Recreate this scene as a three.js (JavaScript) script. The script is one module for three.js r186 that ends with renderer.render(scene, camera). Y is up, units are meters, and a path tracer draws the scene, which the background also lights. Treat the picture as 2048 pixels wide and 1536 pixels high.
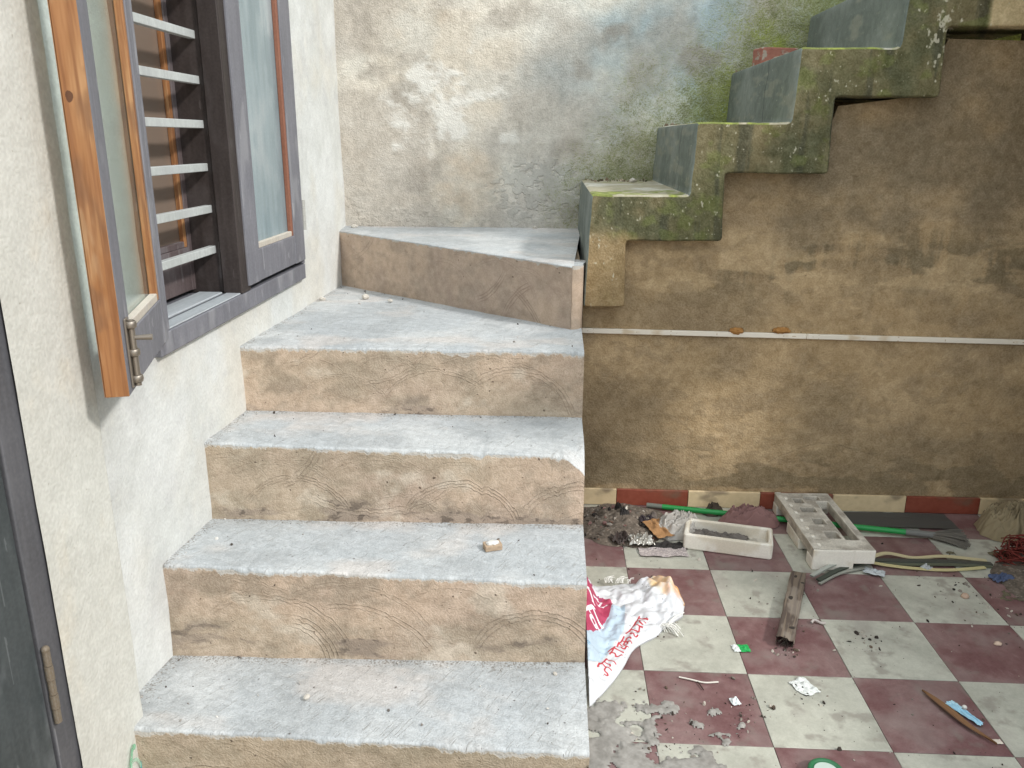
import * as THREE from 'three';
import { mergeGeometries, mergeVertices } from 'three/addons/utils/BufferGeometryUtils.js';
import { RoundedBoxGeometry } from 'three/addons/geometries/RoundedBoxGeometry.js';
import { ImprovedNoise } from 'three/addons/math/ImprovedNoise.js';

// ------------------------------------------------------------------ camera, sky, sun, exposure
const scene = new THREE.Scene();
const camera = new THREE.PerspectiveCamera(50.497, 4 / 3, 0.02, 400);
camera.rotation.order = 'YXZ';
camera.position.set(-0.1975, 1.0048, 2.1646);
camera.rotation.set(-0.29157, 0.04818, 0.00592);
scene.add(camera);

const renderer = new THREE.WebGLRenderer({ antialias: true });
renderer.setSize(1024, 768);
renderer.toneMapping = THREE.LinearToneMapping;
renderer.toneMappingExposure = 1.3;
renderer.shadowMap.enabled = true;

{ // bright, thinly overcast sky: brightest overhead, a little dimmer to the horizon
  const w = 128, h = 64, d = new Float32Array(w * h * 4);
  for (let j = 0; j < h; j++) {
    const el = ((j + 0.5) / h - 0.5) * Math.PI, s = Math.max(0, Math.sin(el));
    const k = el > 0 ? 0.88 + 0.72 * s : 0.34;
    for (let i = 0; i < w; i++) {
      const o = (j * w + i) * 4;
      d[o] = 0.93 * k; d[o + 1] = 1.0 * k; d[o + 2] = 1.05 * k; d[o + 3] = 1;
    }
  }
  const t = new THREE.DataTexture(d, w, h, THREE.RGBAFormat, THREE.FloatType);
  t.mapping = THREE.EquirectangularReflectionMapping;
  t.magFilter = THREE.LinearFilter; t.minFilter = THREE.LinearFilter; t.needsUpdate = true;
  scene.background = t; scene.environment = t;
}
const sun = new THREE.DirectionalLight(new THREE.Color().setRGB(1.0, 0.965, 0.92), 2.0);
sun.position.set(5.0, 4.5, 3.0); sun.target.position.set(0, 0, 0);
sun.castShadow = true; sun.shadow.radius = 10; sun.shadow.mapSize.set(2048, 2048);
Object.assign(sun.shadow.camera, { left: -4, right: 4, top: 4, bottom: -4, near: 0.1, far: 20 });
scene.add(sun, sun.target);

// ------------------------------------------------------------------ random and noise
let seed = 7;
const rnd = () => { seed = (seed + 0x6D2B79F5) | 0; let t = Math.imul(seed ^ (seed >>> 15), 1 | seed); t = (t + Math.imul(t ^ (t >>> 7), 61 | t)) ^ t; return ((t ^ (t >>> 14)) >>> 0) / 4294967296; };
const rr = (a, b) => a + (b - a) * rnd();
const LAT = new Float32Array(65536); for (let i = 0; i < 65536; i++) LAT[i] = rnd();
function vn(x, y) {
  const xi = Math.floor(x), yi = Math.floor(y); let fx = x - xi, fy = y - yi;
  fx = fx * fx * (3 - 2 * fx); fy = fy * fy * (3 - 2 * fy);
  const a = xi & 255, b = (xi + 1) & 255, c = (yi & 255) << 8, d = ((yi + 1) & 255) << 8;
  const p = LAT[a + c], q = LAT[b + c], r = LAT[a + d], s = LAT[b + d];
  return p + (q - p) * fx + (r - p + (p - q - r + s) * fx) * fy;
}
function fbm(x, y, o = 4) { let s = 0, a = 0.5, n = 0; for (let i = 0; i < o; i++) { s += a * vn(x, y); n += a; a *= 0.5; x = x * 2.03 + 17.3; y = y * 2.03 + 9.1; } return s / n; }
const IN = new ImprovedNoise();
function n3(x, y, z, o = 3) { let s = 0, a = 1; for (let i = 0; i < o; i++) { s += a * IN.noise(x, y, z); a *= 0.5; x *= 2.07; y *= 2.07; z *= 2.07; } return s; }
const cl = (v, a = 0, b = 1) => Math.min(b, Math.max(a, v));
const sst = (a, b, v) => { const t = cl((v - a) / (b - a)); return t * t * (3 - 2 * t); };
const lerp = (a, b, t) => a + (b - a) * t;

// texture of a surface wm x hm metres; fn(x, y, out) gives sRGB colour 0..255 and height 0..1
function makeTex(wp, hp, wm, hm, fn, ox = 0, oy = 0, flat = false) {
  const c = new Uint8Array(wp * hp * 4), b = new Uint8Array(wp * hp * 4), o = [0, 0, 0, 0.5];
  for (let j = 0; j < hp; j++) for (let i = 0; i < wp; i++) {
    o[3] = 0.5; fn(ox + (i + 0.5) / wp * wm, oy + (j + 0.5) / hp * hm, o);
    const k = (j * wp + i) * 4, hv = cl(o[3]) * 255;
    c[k] = cl(o[0], 0, 255); c[k + 1] = cl(o[1], 0, 255); c[k + 2] = cl(o[2], 0, 255); c[k + 3] = 255;
    b[k] = b[k + 1] = b[k + 2] = hv; b[k + 3] = 255;
  }
  const T = (a, srgb) => { const t = new THREE.DataTexture(a, wp, hp, THREE.RGBAFormat); t.magFilter = THREE.LinearFilter; t.minFilter = THREE.LinearMipmapLinearFilter; t.generateMipmaps = true; t.wrapS = t.wrapT = THREE.MirroredRepeatWrapping; if (srgb) t.colorSpace = THREE.SRGBColorSpace; t.needsUpdate = true; return t; };
  return { map: T(c, true), bump: wp * hp > 70000 && !flat ? T(b, false) : null };
}
function texMat(t, rough = 0.95, bump = 0.002, extra = {}) { return new THREE.MeshStandardMaterial({ map: t.map, ...(t.bump ? { bumpMap: t.bump, bumpScale: bump } : {}), roughness: rough, metalness: 0, side: THREE.DoubleSide, ...extra }); }
function mat(hex, rough = 0.8, extra = {}) { return new THREE.MeshStandardMaterial({ color: hex, roughness: rough, metalness: 0, side: THREE.DoubleSide, ...extra }); }
const mix = (o, r, g, b, k) => { o[0] += (r - o[0]) * k; o[1] += (g - o[1]) * k; o[2] += (b - o[2]) * k; };

// ------------------------------------------------------------------ geometry helpers
function grid(nu, nv, f) {
  const pos = [], uv = [], idx = [];
  for (let j = 0; j <= nv; j++) for (let i = 0; i <= nu; i++) { const p = f(i / nu, j / nv); pos.push(p[0], p[1], p[2]); uv.push(p[3] ?? i / nu, p[4] ?? j / nv); }
  for (let j = 0; j < nv; j++) for (let i = 0; i < nu; i++) { const a = j * (nu + 1) + i, b = a + 1, c = a + nu + 1, d = c + 1; idx.push(a, b, d, a, d, c); }
  const g = new THREE.BufferGeometry();
  g.setAttribute('position', new THREE.Float32BufferAttribute(pos, 3)); g.setAttribute('uv', new THREE.Float32BufferAttribute(uv, 2));
  g.setIndex(idx); g.computeVertexNormals(); return g;
}
const taken = {};
function numbered(n) { const k = taken[n] = (taken[n] ?? -1) + 1; return k ? n + '_' + String(k).padStart(3, '0') : n; }
function mesh(name, geo, m, parent, userData) {
  const o = new THREE.Mesh(geo, m); o.castShadow = o.receiveShadow = true;
  if (parent) { o.name = name; parent.add(o); } else { o.name = numbered(name); scene.add(o); }
  if (userData) o.userData = userData; return o;
}
function thing(name, label, category, pos = [0, 0, 0], ry = 0, group) {
  const g = new THREE.Group(); g.name = numbered(name); g.position.set(...pos); g.rotation.y = ry;
  g.userData = { label, category, kind: 'thing' }; if (group) g.userData.group = group; scene.add(g); return g;
}
function structure(name) { const g = new THREE.Group(); g.name = numbered(name); g.userData = { kind: 'structure' }; scene.add(g); return g; }
function one(name, geo, m, label, category, pos, ry = 0, group) { const o = mesh(name, geo, m, null, { label, category, kind: 'thing' }); if (group) o.userData.group = group; if (pos) o.position.set(...pos); o.rotation.y = ry; return o; }
function box(x0, x1, y0, y1, z0, z1, r = 0.002) {
  const g = new RoundedBoxGeometry(x1 - x0, y1 - y0, z1 - z0, 2, Math.min(r, (x1 - x0) / 2.1, (y1 - y0) / 2.1, (z1 - z0) / 2.1)); g.translate((x0 + x1) / 2, (y0 + y1) / 2, (z0 + z1) / 2);
  const p = g.attributes.position, n = g.attributes.normal, uv = g.attributes.uv;      // uv in metres, long way of the piece along v
  for (let i = 0; i < p.count; i++) {
    const ax = Math.abs(n.getX(i)), ay = Math.abs(n.getY(i)), az = Math.abs(n.getZ(i));
    if (ax >= ay && ax >= az) uv.setXY(i, p.getZ(i), p.getY(i)); else if (az >= ay) uv.setXY(i, p.getX(i), p.getY(i)); else uv.setXY(i, p.getX(i), p.getZ(i));
  }
  return g;
}
function tube(pts, r, seg = 24, rad = 8) { return new THREE.TubeGeometry(new THREE.CatmullRomCurve3(pts.map(p => new THREE.Vector3(...p))), seg, r, rad, false); }
function blob(rx, ry, rz, amp, freq, sd, detail = 5, floor = true) {
  let g = new THREE.IcosahedronGeometry(1, detail); g.deleteAttribute('uv'); g.deleteAttribute('normal'); g = mergeVertices(g, 1e-5);
  const p = g.attributes.position;
  for (let i = 0; i < p.count; i++) {
    const x = p.getX(i), y = p.getY(i), z = p.getZ(i);
    const wx = x + 0.35 * n3(x * 1.3 + sd, y * 1.3, z * 1.3 + 4, 2), wz = z + 0.35 * n3(x * 1.3, y * 1.3 + sd, z * 1.3 + 9, 2); const k = 1 + amp * (Math.sqrt(Math.abs(n3(wx * freq + sd, y * freq, wz * freq, 2))) * 1.2 - 0.7);
    let Y = y * ry * k; if (floor) Y = Math.max(Y, -ry * 0.35);
    p.setXYZ(i, x * rx * k, Y + (floor ? ry * 0.35 : 0), z * rz * k);
  }
  g.computeVertexNormals(); return g;
}
// crumpled sheet w x d metres standing up to h
function crumpled(w, d, h, sd, fr = 5, n = 48, shape = null) {
  return grid(n, n, (u, v) => {
    let x = (u - 0.5) * w, z = (v - 0.5) * d;
    const e = 1 - Math.pow(Math.max(Math.abs(u - 0.5), Math.abs(v - 0.5)) * 2, 4);
    const r = Math.abs(n3(u * fr + sd, v * fr, sd * 1.7, 3));
    const y = h * cl(r * 1.5) * (0.35 + 0.65 * e) + (shape ? shape(u, v) : 0);
    x += w * 0.10 * n3(u * 3 + 5 + sd, v * 3, 2, 2); z += d * 0.10 * n3(u * 3, v * 3 + 7 + sd, 4, 2);
    return [x, Math.max(0.0008, y), z, u * w, v * d];
  });
}

// ------------------------------------------------------------------ measured places (metres; tile floor is y = 0, wall under the flight z = 0)
const S = 0.203, XL = -0.935, XR = -0.117, ZB = -0.737, ZF = 0.048;

// ------------------------------------------------------------------ materials
// scattered irregular dots: one chance per cell, 0 outside, up to 1 inside
function dots(x, y, s, prob, r0, r1, sd = 0) {
  const wx = x + 0.0012 * (vn(x * 500 + sd, y * 500) - 0.5), wy = y + 0.0012 * (vn(x * 500, y * 500 + 50 + sd) - 0.5), ix = Math.floor(wx * s), iy = Math.floor(wy * s), h = ((ix * 73 + iy * 157 + sd * 31) & 0xffff);
  if (LAT[h] > prob) return 0;
  const r = r0 + (r1 - r0) * LAT[(h + 7919) & 0xffff] * LAT[(h + 331) & 0xffff], m = r * s, cx = (ix + m + (1 - 2 * m) * LAT[(h + 1301) & 0xffff]) / s, cy = (iy + m + (1 - 2 * m) * LAT[(h + 4409) & 0xffff]) / s;
  const d = Math.hypot(wx - cx, (wy - cy) * (0.8 + LAT[(h + 911) & 0xffff])) / r; return d < 1 ? sst(1, 0.5, d) : 0;
}
// trowel arcs combed into the wet mortar of a riser
function arcs(list, x, y) {
  let g = 0;
  for (const [cx, cy, R, a0, a1, n, gap, st] of list) {
    const dx = x - cx, dy = y - cy, r = Math.hypot(dx, dy);
    if (r < R - 0.006 || r > R + n * gap + 0.006) continue;
    const a = Math.atan2(dy, dx); if (a < a0 || a > a1) continue;
    const ends = sst(0, 0.18, a - a0) * sst(0, 0.18, a1 - a);
    for (let k = 0; k < n; k++) {
      const wob = (vn(a * 9 + k * 7.1 + cx * 40, k * 3.3 + cy * 50) - 0.5) * 0.003;
      const q = (r - (R + k * gap + wob)) / 0.0011;
      if (q * q < 9) g = Math.max(g, Math.exp(-q * q) * ends * st * (0.35 + 0.65 * vn(a * 22 + k * 5, cx * 91 + k)));
    }
  }
  return g;
}
const W = XR - XL;
function riserTex(sd, list, tint = 0) {
  return makeTex(1024, 256, W, 0.20, (x, y, o) => {           // y measured down from the nose
    const n1 = fbm(x * 5 + sd, y * 6 + sd * 3, 5), n2 = fbm(x * 70 + sd, y * 70, 3), n4 = fbm(x * 17 + 40 + sd, y * 24, 5), sp = vn(x * 520, y * 520 + sd * 31), bs = fbm(x * 24 + sd, y * 150 + x * 30, 3);
    o[0] = 181; o[1] = 161; o[2] = 144;
    mix(o, 195, 173, 152, sst(0.38, 0.72, n1) * 0.9); mix(o, 156, 141, 124, sst(0.42, 0.74, n4) * 0.8);
    mix(o, 168, 156, 134, sst(0.30, 0.80, fbm(x * 3 + sd * 5, y * 6, 4)) * (0.35 + tint));
    mix(o, 208, 198, 182, sst(0.62, 0.80, fbm(x * 13 + sd * 9, y * 16 + 3, 5)) * 0.5);
    const k = (n2 - 0.5) * 28 + (sp - 0.5) * 22 + (bs - 0.5) * 12; o[0] += k; o[1] += k; o[2] += k;
    let hgt = 0.55 + (n2 - 0.5) * 0.32 + (sp - 0.5) * 0.22 + (bs - 0.5) * 0.14;
    const g = arcs(list, x, y); hgt -= g * 0.5; mix(o, 122, 107, 92, g * 0.42);
    const pt = Math.max(dots(x, y, 34, 0.10, 0.0012, 0.0045, sd), dots(x, y, 90, 0.05, 0.0006, 0.0016, sd + 3)); hgt -= pt * 0.5; mix(o, 88, 74, 62, pt * 0.75);
    const sm = sst(0.50, 0.70, fbm(x * 9 + sd * 2.1, y * 40 + 11, 5)) * sst(0.105, 0.155, y + (n4 - 0.5) * 0.07);   // splashed mortar smears near the foot
    mix(o, 132, 119, 108, sm * 0.6); mix(o, 84, 74, 66, sm * sst(0.55, 0.68, fbm(x * 60 + sd, y * 110, 3)) * 0.6);
    const skin = 0.001 + 0.012 * Math.pow(fbm(x * 95 + sd, y * 40 + sd, 4), 2.2) + 0.022 * Math.max(0, fbm(x * 9 + sd * 4, 2, 4) - 0.55) + 0.004 * (vn(x * 420, y * 420) - 0.5);
    const sk = sst(0.0012, -0.0012, y - skin); mix(o, 192, 190, 186, 0.8 * sk); hgt += sk * (0.16 + (vn(x * 260, y * 260) - 0.5) * 0.3);      // cement skin hanging over the nose
    o[3] = hgt;
  });
}
function treadTex(sd, depth) {
  return makeTex(1024, Math.round(1024 * depth / W / 4) * 4, W, depth, (x, y, o) => {
    const n1 = fbm(x * 5 + sd, y * 5 + sd, 5), n2 = fbm(x * 80 + sd, y * 80, 3), a = x * 0.9 + y * 0.45, b = y * 0.9 - x * 0.35 + 0.02 * fbm(x * 9, y * 9 + sd, 2), st = fbm(a * 14 + sd, b * 150, 3), sp = vn(x * 520, y * 520 + sd * 17);
    o[0] = 178; o[1] = 182; o[2] = 184;
    mix(o, 194, 196, 196, sst(0.40, 0.72, n1)); mix(o, 165, 168, 169, sst(0.42, 0.74, fbm(x * 11 + sd * 7, y * 11, 5)) * 0.7);
    mix(o, 204, 194, 186, sst(0.52, 0.78, fbm(x * 7 + 31 + sd, y * 9, 5)) * 0.5);
    const k = (n2 - 0.5) * 22 + (st - 0.5) * 14 + (sp - 0.5) * 22; o[0] += k; o[1] += k; o[2] += k;
    let hgt = 0.5 + (n2 - 0.5) * 0.45 + (sp - 0.5) * 0.22 + (st - 0.5) * 0.3;
    const pt = Math.max(dots(x, y, 46, 0.07, 0.001, 0.003, sd), dots(x, y, 120, 0.07, 0.0005, 0.0013, sd + 5)); hgt -= pt * 0.5; mix(o, 104, 99, 94, pt * 0.7);
    // loose grit swept against the riser and the wall
    const e = Math.min(y, x * 1.2), dn = sst(0.035, 0.0, e - 0.012 * fbm(x * 12, y * 12 + sd, 3)), gr = vn(x * 430 + sd, y * 430) * 0.7 + fbm(x * 45, y * 45 + sd, 3) * 0.3;
    if (dn > 0) { const q = sst(0.0, 0.10, gr - 0.80 + 0.24 * dn); mix(o, 122, 115, 107, 0.6 * q); hgt += 0.2 * q; }
    const sc = fbm(b * 30 + sd, a * 420, 2); if (sc > 0.80) { mix(o, 150, 148, 144, 0.45); hgt -= 0.15; }
    o[3] = hgt;
  });
}
const H = Math.PI;
const riserArcs = {
  4: [[0.09, -0.10, 0.135, 0.15, 1.5, 2, .010, .9], [0.24, 0.19, 0.125, -2.7, -.5, 2, .006, .5], [0.30, -.10, .175, .5, 1.7, 2, .007, .8], [0.47, 0.20, 0.150, -2.6, -.75, 2, .007, .8], [0.655, 0.185, 0.135, -2.5, -.2, 3, .008, .8]],
  3: [[0.19, 0.20, 0.125, -2.6, -.45, 3, .006, .9], [0.35, -0.13, 0.265, .75, 2.1, 3, .008, .8], [0.42, 0.20, 0.10, -2.6, -.6, 2, .006, .5], [0.55, 0.205, 0.130, -2.7, -.35, 3, .007, 1], [0.10, -.06, .15, .05, 1.3, 3, .008, 1], [0.80, 0.19, 0.115, -2.75, -1.35, 3, .009, 1], [.70, -.12, .27, .6, 1.9, 2, .012, .5]],
  2: [[0.20, 0.22, 0.165, -2.4, -.35, 2, .008, .8], [0.21, 0.21, 0.10, -1.3, -.1, 4, .009, 1], [0.36, 0.25, 0.18, -1.9, -.5, 2, .009, .8], [0.72, 0.19, 0.115, -2.8, -.1, 3, .009, 1], [.05, -.08, .16, .2, 1.4, 2, .008, .6]],
  1: [[0.17, 0.21, 0.13, -2.6, -.5, 3, .008, .9], [0.42, 0.24, .16, -2.4, -.6, 2, .01, .6], [.66, .22, .14, -2.5, -.5, 2, .009, .7]],
  5: [[0.05, -.10, .18, .5, 1.5, 2, .012, .6], [0.52, -.06, .20, .5, 1.3, 3, .008, 1], [.62, .30, .22, -1.25, -.35, 3, .008, 1], [.80, .26, .2, -2.7, -1.9, 3, .009, .9]],
};

for (const k of [1, 2, 3, 4, 5]) for (let i = 0; i < 9; i++) {
  const up = rnd() < 0.6, R = rr(0.09, 0.2), x = rr(0, 0.82);
  riserArcs[k].push(up ? [x, 0.05 + R * rr(0.75, 1.0), R, rr(-2.7, -1.7), rr(-1.3, -0.3), 1 + Math.floor(rnd() * 3), rr(0.005, 0.011), rr(0.2, 0.55)] : [x, 0.13 - R, R, rr(0.4, 1.1), rr(1.7, 2.6), 1 + Math.floor(rnd() * 2), rr(0.005, 0.01), rr(0.15, 0.45)]);
}

// ------------------------------------------------------------------ the sky opens over this yard; the ground reaches out around the house
{
  const t = makeTex(512, 512, 4, 4, (x, y, o) => { const n = fbm(x * 3, y * 3, 5), s = vn(x * 60, y * 60); o[0] = 150 + n * 40 + s * 14; o[1] = 138 + n * 38 + s * 14; o[2] = 120 + n * 34 + s * 14; o[3] = 0.4 + n * 0.3 + s * 0.2; });
  const g = new THREE.CircleGeometry(200, 64); g.rotateX(-Math.PI / 2);
  const uv = g.attributes.uv, p = g.attributes.position; for (let i = 0; i < uv.count; i++) uv.setXY(i, p.getX(i) / 4, p.getZ(i) / 4);
  const o = mesh('ground', g, texMat(t, 0.95, 0.004), null, { kind: 'structure' }); o.position.y = -0.32;
}

// ------------------------------------------------------------------ house wall on the left (with the window opening), pillar strip and door
const WZ0 = -0.185, WZ1 = 0.735, WY0 = 0.612, WY1 = 1.95;          // window opening
const wallX = (z, y) => XL + 0.006 * (fbm(z * 3 + 3, y * 3, 3) - 0.5) * 2 + 0.004 * (fbm(z * 11, y * 11, 3) - 0.5);
const wallTex = makeTex(1024, 1024, 1.8, 1.8, (x, y, o) => {
  const n = fbm(x * 4, y * 4, 4), f = fbm(x * 45, y * 45, 3), sp = vn(x * 330, y * 330), g = fbm(x * 130, y * 130, 2);
  o[0] = 206; o[1] = 208; o[2] = 205;
  mix(o, 216, 218, 216, sst(0.5, 0.7, n)); mix(o, 208, 204, 193, sst(0.45, 0.78, fbm(x * 6 + 9, y * 5, 5)) * 0.6); mix(o, 196, 197, 196, sst(0.52, 0.80, fbm(x * 11 + 2, y * 15, 5)) * 0.5);
  const k = (f - 0.5) * 14 + (sp - 0.5) * 14; o[0] += k; o[1] += k; o[2] += k;
  mix(o, 130, 122, 110, 0.5 * dots(x, y, 60, 0.07, 0.0006, 0.0016, 4));
  o[3] = 0.5 + (f - 0.5) * 0.25 + (g - 0.5) * 0.55 + (sp - 0.5) * 0.5;
});
const wallMat = texMat(wallTex, 0.93, 0.0010);
const houseWall = thing('house_wall', 'whitewashed plaster wall with the window, running along the left of the stairs', 'wall');
{
  const zs = [ZB - 0.02, WZ0, WZ1, 1.02], ys = [-0.34, WY0, WY1, 3.1];
  const gs = [];
  for (let i = 0; i < 3; i++) for (let j = 0; j < 3; j++) {
    if (i === 1 && j === 1) continue;
    gs.push(grid(Math.ceil((zs[i + 1] - zs[i]) / 0.012), Math.ceil((ys[j + 1] - ys[j]) / 0.014), (u, v) => {
      const z = lerp(zs[i], zs[i + 1], 1 - u), y = lerp(ys[j], ys[j + 1], v); return [wallX(z, y), y, z, z / 1.8, y / 1.8];
    }));
  }
  mesh('plaster_face', mergeGeometries(gs), wallMat, houseWall);
  const core = [[-1.12, XL - 0.012, -0.34, WY0 - 0.002, ZB - 0.3, 1.02], [-1.12, XL - 0.012, WY1 + 0.002, 3.1, ZB - 0.3, 1.02], [-1.12, XL - 0.012, WY0 - 0.002, WY1 + 0.002, ZB - 0.3, WZ0 - 0.002], [-1.12, XL - 0.012, WY0 - 0.002, WY1 + 0.002, WZ1 + 0.002, 1.02]];
  mesh('wall_core', mergeGeometries(core.map(c => box(...c, 0.001))), mat(0xb9b2a2, 0.95), houseWall);
}
// the room behind the window: a closed dim shell
{
  const room = structure('room');
  const m = mat(0x9a948a, 0.95);
  for (const c of [[-3.6, -3.5, -0.34, 3.1, -2.2, 2.4], [-3.5, -1.125, -0.34, -0.25, -2.2, 2.4], [-3.5, -1.125, 2.95, 3.1, -2.2, 2.4], [-3.5, -1.125, -0.25, 2.95, -2.2, -2.1], [-3.5, -1.125, -0.25, 2.95, 2.3, 2.4], [-1.22, -1.125, -0.25, 2.95, -2.1, ZB - 0.302], [-1.22, -1.125, -0.25, 2.95, 1.022, 2.3]]) mesh('room_wall', box(...c, 0.001), m, room);
}
const PX = -0.893;
const pillarTex = makeTex(512, 1024, 0.9, 1.8, (x, y, o) => {
  const n = fbm(x * 4 + 50, y * 4, 4), f = fbm(x * 50 + 9, y * 50, 3), sp = vn(x * 310, y * 310 + 77), g = fbm(x * 150, y * 150, 2);
  o[0] = 206; o[1] = 206; o[2] = 199; mix(o, 199, 198, 190, sst(0.35, 0.75, n)); mix(o, 208, 202, 188, sst(0.58, 0.82, fbm(x * 14, y * 9 + 8, 5)) * 0.7);
  const k = (f - 0.5) * 14 + (sp - 0.5) * 16; o[0] += k; o[1] += k; o[2] += k;
  mix(o, 130, 122, 108, 0.5 * dots(x, y, 60, 0.10, 0.0006, 0.0018, 14));
  o[3] = 0.5 + (f - 0.5) * 0.2 + (g - 0.5) * 0.6 + (sp - 0.5) * 0.6;
});
{
  const pil = thing('pillar', 'cream plastered pillar strip between the dark door and the window', 'pillar');
  const prof = []; // plan outline of the face and its rounded far corner, from the wall out and towards the camera
  for (let k = 0; k <= 8; k++) { const a = k / 8 * Math.PI / 2; prof.push([PX - 0.007 + 0.007 * Math.sin(a), 1.0 + 0.007 - 0.007 * Math.cos(a)]); }
  prof.unshift([XL - 0.02, 1.0]); for (let k = 1; k <= 14; k++) prof.push([PX, 1.007 + 0.175 * k / 14]);
  const L = prof.length - 1; let acc = [0]; for (let i = 1; i <= L; i++) acc[i] = acc[i - 1] + Math.hypot(prof[i][0] - prof[i - 1][0], prof[i][1] - prof[i - 1][1]);
  mesh('plaster_face', grid(L, 240, (u, v) => { const i = Math.round(u * L), y = -0.34 + v * 3.44, d = 0.0035 * (fbm(prof[i][1] * 9 + 3, y * 9, 4) - 0.5); return [prof[i][0] + d, y, prof[i][1] + d * 0.4, acc[i] / 0.9, y / 1.8]; }), texMat(pillarTex, 0.93, 0.0007), pil);
  mesh('pillar_core', box(-1.12, PX - 0.006, -0.34, 3.1, 1.022, 1.181, 0.002), mat(0xb9b2a2, 0.95), pil);
  // turquoise paint smears at the foot: flat print on the plaster
  const cv = document.createElement('canvas'); cv.width = 256; cv.height = 256; const c = cv.getContext('2d'); c.clearRect(0, 0, 256, 256); c.lineCap = 'round';
  const sm = (col, w, pts) => { c.strokeStyle = col; c.lineWidth = w; c.beginPath(); c.moveTo(...pts[0]); for (let i = 1; i < pts.length; i++) c.quadraticCurveTo(...pts[i - 1], (pts[i - 1][0] + pts[i][0]) / 2, (pts[i - 1][1] + pts[i][1]) / 2); c.stroke(); };
  sm('rgba(120,190,150,.75)', 22, [[60, 250], [70, 140], [110, 60], [130, 40], [150, 60]]); sm('rgba(40,150,150,.8)', 16, [[40, 256], [44, 190], [70, 150]]); sm('rgba(60,170,175,.8)', 26, [[150, 256], [165, 180], [190, 120], [200, 200], [196, 256]]); sm('rgba(30,120,140,.7)', 10, [[190, 256], [205, 170], [225, 130]]); sm('rgba(170,215,190,.6)', 14, [[90, 110], [120, 90], [160, 120], [170, 180]]);
  for (let k = 0; k < 220; k++) { c.clearRect(rr(0, 256), rr(0, 256), rr(2, 7), rr(2, 7)); }
  const pt = new THREE.CanvasTexture(cv); pt.colorSpace = THREE.SRGBColorSpace;
  const pg = new THREE.PlaneGeometry(0.095, 0.12); pg.rotateY(Math.PI / 2);
  const pm = mesh('paint_smear', pg, new THREE.MeshStandardMaterial({ map: pt, transparent: true, roughness: 0.8, side: THREE.DoubleSide }), pil, { label: 'turquoise paint smear' });
  pm.position.set(PX + 0.0045, -0.022, 1.056);
}
// painted joinery: dull violet-grey paint, dusty and scratched; bare orange wood on some edges
function paintTex(r, g, b, dust, sd) {
  return makeTex(512, 512, 0.6, 0.6, (x, y, o) => {
    const n = fbm(x * 12 + sd, y * 5, 4), s = fbm(x * 160 + sd, y * 14, 3), sp = vn(x * 300 + sd, y * 300), d = sst(0.55, 0.75, fbm(x * 20 + sd * 3, y * 9, 4));
    o[0] = r; o[1] = g; o[2] = b; const k = (n - 0.5) * 26 + (s - 0.5) * 16 + (sp - 0.5) * 10; o[0] += k; o[1] += k; o[2] += k;
    mix(o, 150, 150, 154, d * dust); if (vn(x * 90 + sd, y * 16 + 5) > 0.93) mix(o, 178, 178, 180, 0.45 * dust + 0.1);
  }, 0, 0, true);
}
const rep = (t, s) => { t.map.repeat.set(1 / s, 1 / s); if (t.bump) t.bump.repeat.set(1 / s, 1 / s); return t; };
const greyPaint = texMat(rep(paintTex(116, 116, 123, 0.6, 3), 0.6), 0.62, 0.0008);
const darkPaint = texMat(rep(paintTex(58, 50, 48, 0.15, 13), 0.6), 0.6, 0.0008);
const innerPaint = texMat(rep(paintTex(92, 80, 80, 0.35, 23), 0.6), 0.65, 0.0008);
const doorPaint = texMat(rep(paintTex(66, 72, 74, 0.35, 33), 0.6), 0.55, 0.0008);
const frameDoorPaint = texMat(rep(paintTex(86, 86, 90, 0.45, 43), 0.6), 0.6, 0.0008);
const orangeWood = texMat(rep(makeTex(512, 1024, 0.3, 0.6, (x, y, o) => {
  const w = x + 0.006 * fbm(x * 20, y * 6, 3), s = fbm(w * 260, y * 7, 3), n = fbm(x * 18 + 4, y * 6, 4), q = vn(x * 500, y * 40);
  o[0] = 158; o[1] = 108; o[2] = 66; mix(o, 178, 134, 92, sst(0.4, 0.75, n)); mix(o, 130, 84, 50, sst(0.42, 0.76, s) * 0.6); mix(o, 120, 84, 58, sst(0.56, 0.74, fbm(x * 30 + 9, y * 12, 4)) * 0.6); mix(o, 184, 158, 126, sst(0.62, 0.80, fbm(x * 60 + 2, y * 16 + 5, 4)) * 0.35); const k = (q - 0.5) * 14; o[0] += k; o[1] += k; o[2] += k;
  if (vn(x * 40 + 3, y * 28 + 1) > 0.955) mix(o, 70, 40, 24, 0.7);
  o[3] = 0.5 + (s - 0.5) * 0.5;
}), 0.3), 0.6, 0.0006);
orangeWood.map.repeat.set(1 / 0.3, 1 / 0.6); orangeWood.bumpMap.repeat.set(1 / 0.3, 1 / 0.6);
const dustyWood = texMat(rep(paintTex(196, 188, 176, 0.3, 53), 0.6), 0.85, 0.0008);
const redBead = texMat(rep(paintTex(140, 92, 72, 0.2, 63), 0.6), 0.65, 0.0008);
const dustyPaint = texMat(rep(paintTex(168, 174, 178, 0.4, 73), 0.6), 0.9, 0.0008);
const steel = mat(0x9a9186, 0.42, { metalness: 0.75 });
const dullSteel = mat(0xb9b8b2, 0.6, { metalness: 0.35 });
const barMat = texMat(rep(paintTex(186, 190, 188, 0.2, 83), 0.6), 0.55, 0.0008);
const glassMat = new THREE.MeshPhysicalMaterial({ color: new THREE.Color().setRGB(0.93, 0.97, 0.95), roughness: 0.15, transmission: 1, thickness: 0, ior: 1.5, side: THREE.DoubleSide });
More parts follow.
